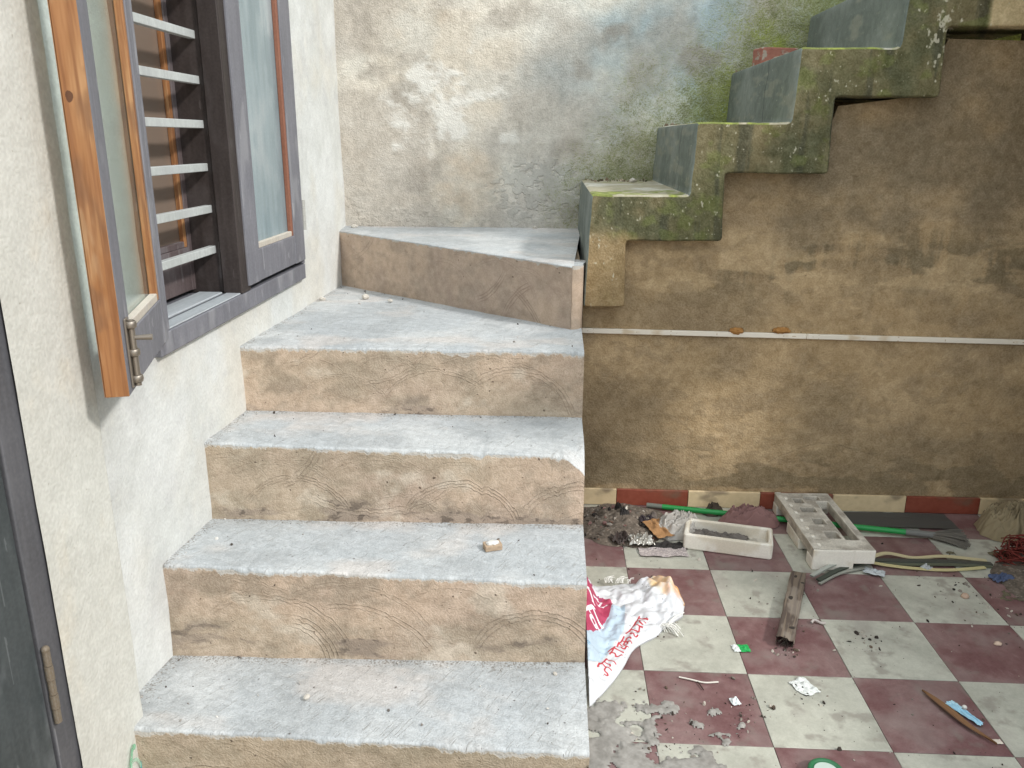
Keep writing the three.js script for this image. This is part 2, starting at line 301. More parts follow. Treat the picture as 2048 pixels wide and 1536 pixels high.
const paneTex = makeTex(512, 512, 0.5, 0.5, (x, y, o) => { const n = fbm(x * 7, y * 5, 5), v = fbm(x * 60, y * 6, 3), sp = vn(x * 400, y * 400), dr = fbm(x * 24 + 5, y * 9, 4); o[0] = 182; o[1] = 200; o[2] = 206; mix(o, 204, 216, 220, sst(0.42, 0.72, n)); mix(o, 156, 178, 186, sst(0.5, 0.75, dr) * 0.6); const k = (v - 0.5) * 22 + (sp - 0.5) * 8; o[0] += k; o[1] += k; o[2] += k; mix(o, 214, 220, 218, dots(x, y, 30, 0.12, 0.001, 0.006, 3) * 0.6); }, 0, 0, true);
paneTex.map.repeat.set(2, 2);
const innerGlass = new THREE.MeshPhysicalMaterial({ color: new THREE.Color().setRGB(0.44, 0.34, 0.27), roughness: 0.25, transmission: 0.5, thickness: 0, ior: 1.5, side: THREE.DoubleSide });
const dustGlass = new THREE.MeshPhysicalMaterial({ map: paneTex.map, roughness: 0.24, transmission: 0.45, thickness: 0, ior: 1.5, side: THREE.DoubleSide });

{ // ---- window: fixed frame, closed leaf at the far side, leaf swung open towards the camera, steel bars, inner leaf
  const win = thing('window', 'dark painted wooden window with one glazed leaf open and steel bars, above the steps', 'window');
  const F = -0.918;                                                // front of the frame
  const fr = new THREE.Group(); fr.name = 'frame'; win.add(fr);
  const fp = (c, m, n = 'frame_member') => mesh(n, box(...c, 0.003), m, fr);
  fp([-1.06, F, WY0, 0.655, WZ0 + 0.001, WZ1 - 0.001], greyPaint, 'bottom_rail');
  fp([-1.06, F, 1.86, WY1, WZ0 + 0.001, WZ1 - 0.001], greyPaint, 'top_rail');
  fp([-1.06, F, 0.656, 1.859, WZ0 + 0.001, WZ0 + 0.022], greyPaint, 'jamb');
  fp([-1.06, F, 0.656, 1.859, WZ1 - 0.045, WZ1 - 0.001], greyPaint, 'jamb');
  fp([-0.962, F + 0.001, 0.656, 1.859, 0.262, 0.318], darkPaint, 'mullion');
  fp([-1.06, -0.964, 0.656, 1.859, 0.235, 0.309], darkPaint, 'mullion');
  fp([-1.02, -0.964, 0.6555, 0.661, 0.319, 0.688], dustyPaint, 'sill'); fp([-0.955, F - 0.003, 0.6555, 0.659, 0.319, 0.688], dustyPaint, 'sill');
  // leaf builder in its own frame: width along +a, faces at t = 0 (glazed side seen) and t = -0.03
  function leaf(parent, w, y0, y1, th, stileA, stileB, rail, paint, opts = {}) {
    const L = new THREE.Group(); L.name = 'leaf'; parent.add(L);
    const pc = (n, c, m) => mesh(n, box(...c, 0.0022), m, L);
    pc('stile', [-th, 0, y0, y1, 0, stileA], paint); pc('stile', [-th, 0, y0, y1, w - stileB, w], paint);
    pc('rail', [-th + 0.001, -0.001, y0 + 0.001, y0 + rail, stileA, w - stileB], paint); pc('rail', [-th + 0.001, -0.001, y1 - rail, y1 - 0.001, stileA, w - stileB], paint);
    const gl = mesh('pane', box(-th * 0.62, -th * 0.5, y0 + rail, y1 - rail, stileA, w - stileB, 0.0005), opts.glass || glassMat, L);
    const b0 = -th * 0.5, b1 = -0.003;
    pc('glazing_bead', [b0, b1, y0 + rail, y1 - rail, stileA, stileA + 0.014], opts.beadA || orangeWood);
    pc('glazing_bead', [b0, b1, y0 + rail, y1 - rail, w - stileB - 0.014, w - stileB], opts.beadB || paint);
    const sl = mesh('glazing_bead', box(b0, b1, y0 + rail, y0 + rail + 0.014, stileA + 0.014, w - stileB - 0.014, 0.002), opts.beadBottom || dustyWood, L);
    return L;
  }
  // closed leaf: far side. local z runs towards the camera from its hinge at the far jamb
  const closed = leaf(win, 0.452, 0.668, 1.85, 0.03, 0.088, 0.075, 0.078, greyPaint, { glass: dustGlass, beadA: redBead });
  closed.position.set(F + 0.006, 0, WZ0 + 0.012); closed.userData.label = 'closed glazed leaf at the far end';
  const hinge = (parent, x, y, z, len, r, m) => { for (let k = 0; k < 4; k++) { const g = new THREE.CylinderGeometry(r, r, len / 4 - 0.0015, 12); g.translate(x, y - len / 2 + (k + 0.5) * len / 4, z); mesh('hinge_knuckle', g, m, parent); } };
  { const h = new THREE.Group(); h.name = 'hinge'; win.add(h); hinge(h, F + 0.008, 0.795, WZ0 + 0.011, 0.085, 0.0055, dullSteel); }
  // open leaf swung past square until it nearly meets the pillar; local z runs from hinge to free edge
  const open = leaf(win, 0.385, 0.64, 1.85, 0.033, 0.052, 0.058, 0.082, greyPaint, { beadA: orangeWood, beadB: dustyWood });
  open.position.set(F - 0.005, 0, 0.683); open.rotation.y = Math.atan2(0.108, 0.363); open.userData.label = 'open glazed leaf with bare orange wood edge';
  mesh('bare_edge', box(-0.0325, -0.0005, 0.6405, 1.8495, 0.3852, 0.3875, 0.0008), orangeWood, open);
  mesh('bare_edge', box(-0.0340, -0.0332, 0.6405, 1.8495, 0.33, 0.3872, 0.0003), orangeWood, open);
  { const b = new THREE.Group(); b.name = 'tower_bolt'; open.add(b);
    mesh('bolt_plate', box(0.0002, 0.0035, 0.648, 0.752, 0.349, 0.369, 0.001), steel, b);
    for (const y of [0.66, 0.700, 0.742]) { const g = new THREE.TorusGeometry(0.0068, 0.0022, 8, 20); g.rotateX(Math.PI / 2); g.scale(1, 2.6, 1); g.translate(0.0075, y, 0.359); mesh('bolt_keeper', g, steel, b); }
    const g = new THREE.CylinderGeometry(0.0046, 0.0046, 0.1, 14); g.translate(0.0082, 0.699, 0.359); mesh('bolt_rod', g, steel, b);
    const k = new THREE.CylinderGeometry(0.0034, 0.0048, 0.024, 12); k.rotateZ(Math.PI / 2); k.translate(0.0235, 0.722, 0.359); mesh('bolt_knob', k, steel, b);
  }
  // bars
  for (let k = 0; k < 12; k++) {
    const y = 0.758 + k * 0.0918;
    if (y > 1.84) break;
    const g = box(-0.990, -0.974, y - 0.0085, y + 0.0085, 0.307, 0.692, 0.0015); mesh('security_bar', g, barMat, win);
  }
  // inner leaf behind the bars
  const inner = leaf(win, 0.46, 0.665, 1.85, 0.028, 0.075, 0.06, 0.1, innerPaint, { glass: innerGlass, beadA: orangeWood, beadBottom: innerPaint });
  inner.position.set(-1.03, 0, 0.25); inner.userData.label = 'closed inner leaf behind the bars';
}
{ // ---- door on the near side of the pillar
  const d = thing('door', 'dark grey-green painted door in a violet-grey frame, at the left edge', 'door');
  mesh('frame_post', box(-0.99, PX - 0.004, -0.3, 1.98, 1.174, 1.2225, 0.003), frameDoorPaint, d);
  mesh('frame_post', box(-0.99, PX - 0.004, -0.3, 1.98, 2.03, 2.07, 0.003), frameDoorPaint, d);
  mesh('frame_head', box(-0.99, PX - 0.004, 1.981, 2.03, 1.174, 2.07, 0.003), frameDoorPaint, d);
  const lf = mesh('door_leaf', box(-0.945, PX - 0.007, -0.29, 1.978, 1.2255, 2.0275, 0.003), doorPaint, d);
  const h = new THREE.Group(); h.name = 'hinge'; d.add(h);
  const hm = texMat(rep(paintTex(120, 108, 92, 0.3, 93), 0.6), 0.6, 0.001, { metalness: 0.2 });
  for (let k = 0; k < 5; k++) { const g = new THREE.CylinderGeometry(0.0052 + (k % 2) * 0.0006, 0.0052 + (k % 2) * 0.0006, 0.0225, 12); g.translate(PX + 0.003, 0.2145 + k * 0.0236, 1.2205); mesh('hinge_knuckle', g, hm, h); }
  const cap = new THREE.SphereGeometry(0.0058, 12, 8); cap.translate(PX + 0.003, 0.3225, 1.2205); mesh('hinge_pin', cap, hm, h);
  const above = thing('door_wall', 'cream plaster above and beside the dark door at the left edge', 'wall');
  mesh('plaster_block', box(-1.12, PX, 2.032, 3.1, 1.194, 2.6, 0.003), mat(0xe0dccb, 0.93), above);
  mesh('plaster_block', box(-1.12, PX, -0.34, 2.031, 2.072, 2.6, 0.003), mat(0xe0dccb, 0.93), above);
}

// ------------------------------------------------------------------ back wall
// line of the upper flight against this wall
const flightY = x => x < -0.1 ? 0.70 : 0.885 + Math.floor((x + 0.1) / 0.241) * 0.168;
const backTex = makeTex(2048, 1536, 2.2, 1.65, (x, y, o) => {
  const n1 = fbm(x * 4 + 2, y * 4, 5), n2 = fbm(x * 9 + 20, y * 11, 4), f = fbm(x * 60, y * 60, 3), sp = vn(x * 400, y * 400), st = fbm(x * 40 + 3, y * 5, 3), g = fbm(x * 26 + 8, y * 26, 4);
  o[0] = 212; o[1] = 203; o[2] = 188;
  const rightish = sst(-0.45, 0.05, x + (n1 - 0.5) * 1.0);
  mix(o, 200, 181, 159, sst(0.38, 0.66, fbm(x * 2.6 + 7, y * 3.1 + 3, 5)) * (1 - rightish) * 0.85);          // tan mortar showing through
  mix(o, 196, 198, 194, sst(0.36, 0.66, n2) * (0.35 + 0.45 * rightish));                            // grey damp cement
  mix(o, 176, 196, 204, rightish * sst(0.30, 0.62, fbm(x * 4 + 33, y * 3 + 12, 5)) * 0.95);          // bluish lime bloom
  mix(o, 230, 226, 215, sst(0.42, 0.68, fbm(x * 2.6 + 14.6, y * 3.0 + 5.2, 5)) * 0.8);
  mix(o, 176, 168, 158, sst(0.42, 0.66, n1 + 0.16 * sst(0.95, 0.72, y + 0.2 * (n2 - 0.5))) * 0.6);
  mix(o, 156, 148, 138, sst(0.56, 0.76, fbm(x * 7 + 1, y * 8 + 40, 5)) * 0.55);
  const k = (f - 0.5) * 26 + (sp - 0.5) * 22 + (st - 0.5) * 14; o[0] += k; o[1] += k; o[2] += k;
  let hgt = 0.45 + (f - 0.5) * 0.36 + (sp - 0.5) * 0.24;
  // efflorescence: white flaking crust
  const zone = Math.exp(-Math.pow((x + 0.60) / 0.26, 2) - Math.pow((y - 1.06 - 0.1 * Math.sin(x * 9)) / 0.14, 2));
  const en = fbm(x * 9 + 5, y * 13 + 1, 6) * 0.62 + fbm(x * 48 + 3, y * 60, 3) * 0.16 + zone * 0.26;
  const ef = sst(0.50, 0.66, en) * sst(0.08, 0.35, zone);
  mix(o, 228, 226, 219, ef * 0.85); hgt += ef * 0.12 + sst(0.58, 0.66, en) * zone * 0.25 * (g + 0.3);
  // blistered, flaking plaster low down towards the flight
  const bz = Math.exp(-Math.pow((x + 0.24) / 0.2, 2) - Math.pow((y - 0.84) / 0.11, 2));
  const bl = sst(0.48, 0.60, fbm(x * 46 + 5, y * 60, 4) + bz * 0.14) * sst(0.2, 0.6, bz); hgt += bl * 0.55; mix(o, 168, 168, 162, bl * 0.35);
  const low = sst(0.92, 0.72, y) * sst(0.56, 0.66, fbm(x * 50, y * 60 + 8, 4)); hgt += low * 0.3;
  // moss creeping up from the treads of the upper flight
  const fl = 0.885 + (x + 0.1) * 0.697, d = y - fl;
  if (x > -0.25) {
    const mm = fbm(x * 4 + 60, y * 4, 3) * 0.34 + fbm(x * 90, y * 90 + 9, 3) * 0.20 + vn(x * 400, y * 400) * 0.34 + fbm(x * 14, y * 16, 3) * 0.12;
    const m = sst(-0.22, 0.34, mm - 0.36 - Math.max(0, d) * 1.45 + 0.10 * sst(0.1, 0.6, x) - Math.max(0, 0.02 - x) * 0.9);
    if (m > 0) { mix(o, 122, 128, 78, m * 0.9); mix(o, 142, 156, 58, m * sst(0.36, 0.62, fbm(x * 9 + 7, y * 11, 4)) * sst(0.15, 0.55, x) * 0.8); mix(o, 92, 96, 64, m * sst(0.45, 0.70, fbm(x * 26 + 3, y * 30, 4)) * 0.4); hgt += m * (vn(x * 260, y * 260) * 0.4); }
  }
  mix(o, 96, 90, 80, 0.6 * dots(x, y, 70, 0.06, 0.0006, 0.002, 21));
  o[3] = hgt;
}, -0.95, 0.5);
{
  const bw = thing('back_wall', 'tall weathered plaster wall with lime crust and moss behind the stairs', 'wall');
  const m = texMat(backTex, 0.95, 0.005); for (const t of [m.map, m.bumpMap]) { t.wrapS = t.wrapT = THREE.MirroredRepeatWrapping; }
  mesh('plaster_face', grid(240, 170, (u, v) => { const x = -0.955 + u * 4.46, y = 0.45 + v * 2.65; return [x, y, ZB + 0.008 * (fbm(x * 4, y * 4, 4) - 0.5) + 0.002 * (fbm(x * 30, y * 30, 3) - 0.5), (x + 0.95) / 2.2, (y - 0.5) / 1.65]; }), m, bw);
  mesh('wall_core', box(-1.118, 3.51, -0.33, 3.1, ZB - 0.22, ZB - 0.012, 0.002), mat(0xa89c8a, 0.95), bw);
}

// ------------------------------------------------------------------ staircase
const stair = thing('staircase', 'cement staircase turning right at the back wall, bare and unfinished', 'staircase');
const topN = (x, z) => 0.0035 * (fbm(x * 6 + 9, z * 6, 3) - 0.5) + 0.0022 * (fbm(x * 34, z * 34, 3) - 0.5);
// [level, front z, y left front, y right front, y left foot, y right foot]
const steps = [[1, 1.039, .044, .028, -.135, -.135], [2, .798, .217, .204, .015, .032], [3, .558, .377, .367, .197, .209], [4, .317, .531, .532, .370, .370]];
const chip = (x, y, sd) => 0.006 * Math.pow(fbm(x * 110 + sd, sd, 4), 2.2) + 0.012 * Math.max(0, fbm(x * 30 + sd * 3, sd + 4, 4) - 0.58) * 2 + 0.018 * Math.max(0, fbm(x * 9 + sd * 5, sd + 8, 5) - 0.64) * 2;
function buildStep(n, zf, yl, yr, fl, fr, backZ, backYl, backYr) {
  const sd = n * 13.7, yF = x => lerp(yl, yr, (x - XL) / W) + 0.0025 * (fbm(x * 9 + sd, sd, 3) - 0.5);
  const zN = x => zf + 0.006 * (fbm(x * 8 + sd * 2, 3, 3) - 0.5);
  const cornerCut = (x) => n === 3 ? Math.max(0, (x + 0.163) / 0.046) * 0.046 : 0;          // knocked-off corner of the third step
  const xr = y => XR - 0.002 + 0.004 * (fbm(y * 14 + sd, 1, 3) - 0.5);
  const R = 0.0035, NT = 44, NN = 5;
  const nose = (x, a) => { const c = chip(x, 0, sd), rad = R + c; return [yF(x) - rad + rad * Math.cos(a) - 0.25 * c, zN(x) - rad + rad * Math.sin(a)]; };
  const depth = zf - (n === 4 ? -0.65 : backZ);
  const tt = treadTex(sd, depth + 0.01), tm = texMat(tt, 0.97, 0.0032);
  const g = grid(300, NT + NN, (u, v) => {
    const j = v * (NT + NN); const x = lerp(XL - 0.012, xr(yl), u);
    const bz = typeof backZ === 'function' ? backZ(x) : backZ; let y, z;
    if (j <= NT) { const t = j / NT; const z1 = zN(x) - R - chip(x, 0, sd); z = lerp(bz - 0.008, z1, t); const yb = lerp(backYl, backYr, u); y = lerp(yb, nose(x, 0)[0], t); const k = Math.min(1, (z1 - z) / 0.02); y += topN(x, z + sd) * k; }
    else { const a = (j - NT) / NN * Math.PI / 2; [y, z] = nose(x, a); }
    const cc = cornerCut(x); if (cc > 0 && z > zf - 0.075) { const q = cl((z - (zf - 0.075)) / 0.07); y -= cc * q * q * 0.95; z -= cc * 0.12 * q; }
    return [x, y, z, (x - XL) / W, (z - (zf - depth)) / (depth + 0.01)];
  });
  mesh('tread', g, tm, stair);
  const rm = texMat(riserTex(sd, riserArcs[n], n === 1 ? 0.3 : 0.1), 0.95, 0.0032);
  const rg = grid(300, 34, (u, v) => {
    const x = lerp(XL - 0.012, xr(yl), u), p = nose(x, Math.PI / 2), foot = lerp(fl, fr, u) - 0.006; let yt = p[0] - cornerCut(x) * 0.95;
    const y = lerp(yt, foot, v); const d = (0.004 * (fbm(x * 7 + sd, y * 9, 3) - 0.5) + 0.0014 * (fbm(x * 40, y * 40 + sd, 3) - 0.5)) * Math.min(1, v * 6);
    return [x, y, p[1] - cornerCut(x) * 0.12 * (1 - v) + d + 0.003 * sst(0.8, 1, v), (x - XL) / W, (p[0] - y) / 0.20];
  });
  mesh('riser', rg, rm, stair);
}
// base line of the angled riser between the fourth and fifth tread
const r5z = x => lerp(-0.648, 0.112, (x + 0.935) / 0.79);
steps.forEach(([n, zf, yl, yr, fl, fr], i) => {
  const nx = steps[i + 1];
  if (nx) buildStep(n, zf, yl, yr, fl, fr, nx[1], nx[4], nx[5]); else buildStep(n, zf, yl, yr, fl, fr, x => Math.min(0.11, r5z(x)), 0.510, 0.539);
});
{ // fifth step: angled riser and the kite-shaped tread
  const sd = 71, A = [-0.945, -0.657], B = [-0.146, 0.112], len = Math.hypot(B[0] - A[0], B[1] - A[1]), nx = (B[1] - A[1]) / len, nz = -(B[0] - A[0]) / len; // outward normal is (-nx, -nz)
  const yT = t => lerp(0.700, 0.700, t) + 0.003 * (fbm(t * 7, 2, 3) - 0.5);
  const line = t => { const w = 0.006 * (fbm(t * 6 + 5, 8, 3) - 0.5); return [lerp(A[0], B[0], t) - nx * w, lerp(A[1], B[1], t) - nz * w]; };
  const rm = texMat(makeTex(1024, 192, len, 0.20, (x, y, o) => {
    const n1 = fbm(x * 7 + sd, y * 7, 4), n2 = fbm(x * 60 + sd, y * 60, 3), n4 = fbm(x * 21 + 40, y * 34, 4), sp = vn(x * 420, y * 420 + 31);
    o[0] = 181; o[1] = 161; o[2] = 144; mix(o, 195, 173, 152, sst(0.38, 0.72, n1) * 0.9); mix(o, 166, 149, 132, sst(0.38, 0.80, n4) * 0.7);
    const k = (n2 - 0.5) * 26 + (sp - 0.5) * 14; o[0] += k; o[1] += k; o[2] += k;
    let h = 0.55 + (n2 - 0.5) * 0.3 + (sp - 0.5) * 0.12; const g = arcs(riserArcs[5].map(a => [a[0] * 1.3, ...a.slice(1)]), x, y); h -= g * 0.42; mix(o, 96, 80, 66, g * 0.45);
    const pt = dots(x, y, 34, 0.12, 0.0012, 0.004, 9); h -= pt * 0.5; mix(o, 80, 66, 54, pt * 0.7);
    const skin = 0.003 + 0.012 * Math.pow(fbm(x * 75, sd, 3), 2.2); if (y < skin) { mix(o, 186, 184, 178, 0.8); h += 0.15; }
    o[3] = h;
  }), 0.95, 0.0024);
  const R = 0.004;
  mesh('riser', grid(190, 30, (u, v) => { const p = line(u), y = lerp(yT(u) - R, lerp(0.505, 0.532, u), v), d = 0.003 * (fbm(u * 9, y * 9, 3) - 0.5); return [p[0] - nx * d, y, p[1] - nz * d, u, (yT(u) - y) / 0.2]; }), rm, stair);
  const tm = texMat(treadTex(83, 0.9), 0.97, 0.0028);
  mesh('tread', grid(170, 40, (u, v) => {
    const p = line(u); let bx = lerp(-0.95, -0.098, u), x, y, z; const j = v * 40;
    if (j <= 35) { const t = j / 35, c = chip(u, 0, sd); x = lerp(bx, p[0] + nx * (R + c), t); z = lerp(ZB - 0.005, p[1] + nz * (R + c), t); y = lerp(0.708, yT(u), t) + topN(x, z + 9) * Math.min(1, (1 - t) * 12); }
    else { const a = (j - 35) / 5 * Math.PI / 2, c = chip(u, 0, sd); x = p[0] + nx * (R + c) * (1 - Math.sin(a)); z = p[1] + nz * (R + c) * (1 - Math.sin(a)); y = yT(u) - R + R * Math.cos(a); }
    return [x, y, z, (x + 0.95) / W, (z - ZB) / 0.9];
  }), tm, stair);
  // the short corner between the angled riser and the flank, then the flank itself
  const side = [[-0.146, 0.112], [-0.140, 0.113], [-0.126, 0.109], [-0.119, 0.100], [-0.1165, 0.085], [-0.115, 0.046]];
  mesh('riser', grid(side.length - 1, 20, (u, v) => { const p = side[Math.round(u * (side.length - 1))], y = lerp(0.701, 0.53, v), d = 0.0; return [p[0] + d, y, p[1] + d, 0.3 + u * 0.075, (0.701 - y) / 0.2]; }), rm, stair);
  const sh = new THREE.Shape([new THREE.Vector2(-0.146, -0.112), new THREE.Vector2(-0.119, -0.100), new THREE.Vector2(-0.115, -0.046), new THREE.Vector2(-0.098, 0.0), new THREE.Vector2(-0.2, 0.05)]);
  const cg = new THREE.ShapeGeometry(sh); cg.rotateX(-Math.PI / 2); cg.translate(0, 0.6995, 0); mesh('tread', cg, tm, stair);
}
// masonry core under the lower steps: closes the flanks
{
  const flankTex = makeTex(512, 256, 1.1, 0.7, (x, y, o) => { const n = fbm(x * 8, y * 8 + 4, 4), f = fbm(x * 60, y * 60, 3); o[0] = 158; o[1] = 140; o[2] = 118; mix(o, 138, 120, 98, sst(0.45, 0.65, n)); const k = (f - 0.5) * 26; o[0] += k; o[1] += k; o[2] += k; o[3] = 0.5 + (f - 0.5) * 0.6; });
  const pts = [[1.030, -0.33], [1.030, 0.018]]; for (const s of [1, 2, 3]) { const a = steps[s]; pts.push([a[1] - 0.008, steps[s - 1][3] - 0.008], [a[1] - 0.008, a[3] - 0.010]); } pts.push([0.02, 0.524], [0.02, 0.690], [-0.72, 0.690], [-0.72, -0.33]);
  pts[6] = [steps[3][1] - 0.008, steps[2][3] - 0.008];
  const cutPts = pts.map(p => new THREE.Vector2(-p[0], p[1]));
  const sh = new THREE.Shape(cutPts); const g = new THREE.ExtrudeGeometry(sh, { depth: 0.1, bevelEnabled: false }); // extruded along local z, turned to run along x
  g.rotateY(Math.PI / 2); g.translate(XR - 0.104, 0, 0);
  const p = g.attributes.position, uv = g.attributes.uv; for (let i = 0; i < p.count; i++) uv.setXY(i, p.getZ(i) / 1.1, p.getY(i) / 0.7);
  const pos = g.attributes.position; for (let i = 0; i < pos.count; i++) if (pos.getZ(i) > 0.54 && pos.getZ(i) < 0.56 && pos.getY(i) > 0.3) { pos.setY(i, 0.305); }
  mesh('flank', g, texMat(flankTex, 0.95, 0.002), stair);
}
// folded upper flight along the back wall
{
  const N = 8, up = [[-0.114, 0.583], [-0.103, 0.873]], lo = [[-0.004, 0.585], [-0.010, 0.758]];
  const upX = [-0.103, 0.147, 0.380, 0.618], upY = [0.873, 1.049, 1.220, 1.392];
  for (let k = 1; k < N; k++) { const x = upX[k] ?? 0.618 + (k - 3) * 0.242, y0 = upY[k - 1] ?? 1.392 + (k - 4) * 0.17, y1 = upY[k] ?? 1.392 + (k - 3) * 0.17; up.push([x - 0.004, y0 - 0.001], [x + 0.003, y1]); }
  up.push([0.618 + (N - 3) * 0.242 + 0.6, up[up.length - 1][1]]);
  const loX = [0.232, 0.480, 0.722], loY = [0.759, 0.928, 1.108, 1.264];
  for (let k = 0; k < N - 1; k++) { const x = loX[k] ?? 0.722 + (k - 2) * 0.242, y0 = loY[k] ?? 1.264 + (k - 3) * 0.17, y1 = loY[k + 1] ?? 1.264 + (k - 2) * 0.17; lo.push([x + 0.002, y0], [x - 0.003, y1]); }
  lo.push([up[up.length - 1][0], lo[lo.length - 1][1]]);
  const outline = [...up, ...lo.reverse()];
  // resample with wobble; corners rounded a little
  const P = [], kind = [];
  for (let i = 0; i < outline.length; i++) {
    const a = outline[i], b = outline[(i + 1) % outline.length], L = Math.hypot(b[0] - a[0], b[1] - a[1]), n = Math.max(2, Math.round(L / 0.009));
    const horiz = Math.abs(b[0] - a[0]) > Math.abs(b[1] - a[1]), isUp = i < up.length - 1;
    const id = isUp ? (horiz ? 'tread' : 'riser') : (i >= up.length ? 'soffit' : 'end_face');
    for (let k = 0; k < n; k++) {
      const t = k / n; let x = lerp(a[0], b[0], t), y = lerp(a[1], b[1], t); const w = 0.0035 * (fbm(x * 22 + 3, y * 22 + 8, 3) - 0.5);
      const c = k === 0 && i > 0 ? 0.0 : 0; P.push([x + (horiz ? 0 : w), y + (horiz ? w : 0)]); kind.push([id, i]);
    }
  }
  // round the sharp corners by averaging each corner point with its neighbours
  for (let i = 0; i < P.length; i++) if (kind[i][1] !== kind[(i - 1 + P.length) % P.length][1]) { const a = P[(i - 1 + P.length) % P.length], b = P[(i + 1) % P.length]; P[i] = [P[i][0] * 0.45 + (a[0] + b[0]) * 0.275, P[i][1] * 0.45 + (a[1] + b[1]) * 0.275]; }
  const mossFace = makeTex(1024, 1024, 1.4, 1.4, (x, y, o) => {
    const n1 = fbm(x * 6, y * 6, 4), n2 = fbm(x * 16 + 4, y * 13, 4), f = fbm(x * 70, y * 70, 3), sp = vn(x * 400, y * 400), v = fbm(x * 50, y * 7, 3);
    o[0] = 116; o[1] = 108; o[2] = 80;
    mix(o, 100, 98, 68, sst(0.36, 0.66, n1)); mix(o, 82, 84, 60, sst(0.42, 0.72, n2) * 0.75); mix(o, 138, 124, 92, sst(0.48, 0.74, fbm(x * 7 + 12, y * 7 + 7, 5)) * 0.7);
    mix(o, 58, 60, 48, sst(0.56, 0.74, fbm(x * 34 + 5, y * 4 + 3, 4)) * 0.55); mix(o, 108, 116, 62, sst(0.56, 0.72, fbm(x * 22 + 5, y * 26 + 3, 4)) * 0.5);
    const tan = sst(0.0, 0.08, (0.80 + 0.16 * (n1 - 0.5) - y) + (-0.02 - x) * 0.4 + 0.1 * (n2 - 0.5)); mix(o, 158, 134, 98, tan * 0.85);   // first leg: bare tan mortar below the mossy part
    const cream = sst(0.0, 0.012, x - 0.806 - 0.015 * (n2 - 0.5)) * sst(0.0, 0.012, y - 1.24 + 0.01 * (f - 0.5)); mix(o, 206, 188, 150, cream);
    const k = (f - 0.5) * 30 + (sp - 0.5) * 26 + (v - 0.5) * 14; o[0] += k; o[1] += k; o[2] += k;
    mix(o, 206, 200, 180, 0.8 * dots(x, y, 55, 0.16, 0.0005, 0.0022, 31));
const lz = Math.exp(-Math.pow((x - 0.71) / 0.03, 2) - Math.pow((y - 1.24) / 0.09, 2)); mix(o, 206, 202, 184, 0.8 * sst(0.64, 0.74, fbm(x * 130 + 80, y * 90, 3) * 0.85 + lz * 0.17));
    o[3] = 0.5 + (f - 0.5) * 0.5 + (sp - 0.5) * 0.2;
  }, -0.15, 0.45);
  const faceMat = texMat(mossFace, 0.95, 0.0036);
  // front face with a softened edge
  const inset = P.map((p, i) => { const a = P[(i - 2 + P.length) % P.length], b = P[(i + 2) % P.length], dx = b[0] - a[0], dy = b[1] - a[1], l = Math.hypot(dx, dy) || 1; return [p[0] + dy / l * 0.0045, p[1] - dx / l * 0.0045]; });
  const tri = THREE.ShapeUtils.triangulateShape(inset.map(p => new THREE.Vector2(...p)), []);
  {
    const pos = [], uv = [], idx = [];
    inset.forEach(p => { pos.push(p[0], p[1], ZF); uv.push((p[0] + 0.15) / 1.4, (p[1] - 0.45) / 1.4); });
    for (const t of tri) idx.push(t[0], t[1], t[2]);
    const g = new THREE.BufferGeometry(); g.setAttribute('position', new THREE.Float32BufferAttribute(pos, 3)); g.setAttribute('uv', new THREE.Float32BufferAttribute(uv, 2)); g.setIndex(idx);
    const nn = new Float32Array(pos.length); for (let i = 2; i < nn.length; i += 3) nn[i] = 1; g.setAttribute('normal', new THREE.BufferAttribute(nn, 3));
    mesh('stepped_edge', g, faceMat, stair);
  }
  const slate = makeTex(512, 512, 0.8, 0.8, (x, y, o) => { const n = fbm(x * 7, y * 7, 4), f = fbm(x * 60, y * 60, 3), s = fbm(x * 9 + 3, y * 40, 3), sp = vn(x * 380, y * 380); o[0] = 126; o[1] = 134; o[2] = 128; mix(o, 106, 115, 109, sst(0.36, 0.68, n)); mix(o, 142, 144, 130, sst(0.58, 0.76, s) * 0.6); const k = (f - 0.5) * 22 + (sp - 0.5) * 10; o[0] += k; o[1] += k; o[2] += k; if (vn(x * 140, y * 140) > 0.96) mix(o, 190, 188, 176, 0.6); const cr = Math.abs(x - 0.25 - 0.06 * (fbm(y * 14, 3, 3) - 0.5) - (y - 0.4) * 0.12); o[3] = 0.5 + (f - 0.5) * 0.5; if (cr < 0.0016) { mix(o, 30, 34, 32, 0.8); o[3] -= 0.4; } });
  const mossTop = makeTex(512, 512, 0.8, 0.8, (x, y, o) => {
    const n = fbm(x * 8 + 4, y * 8, 4), f = fbm(x * 60, y * 60, 3), sp = vn(x * 380, y * 380); o[0] = 164; o[1] = 158; o[2] = 136; mix(o, 190, 188, 176, sst(0.5, 0.68, n));
    const m = sst(0.0, 0.10, fbm(x * 14 + 31, y * 14, 4) * 0.6 + fbm(x * 60, y * 60 + 3, 2) * 0.4 - 0.66 + 0.30 * sst(0.45, 0.72, y) + 0.12 * sst(0.25, 0.05, y)); mix(o, 112, 122, 58, m * 0.85); mix(o, 140, 150, 66, m * sst(0.5, 0.7, f) * 0.7);
    const k = (f - 0.5) * 26 + (sp - 0.5) * 16; o[0] += k; o[1] += k; o[2] += k; o[3] = 0.5 + (f - 0.5) * 0.5 + m * (sp - 0.3) * 0.5;
  });
  const mats = { tread: texMat(mossTop, 0.97, 0.003), riser: texMat(slate, 0.9, 0.0026), soffit: faceMat, end_face: faceMat };
  const zs = []; for (let k = 0; k <= 30; k++) zs.push(lerp(ZB - 0.02, ZF - 0.005, k / 30)); zs.push(ZF - 0.0015);
  let i0 = 0;
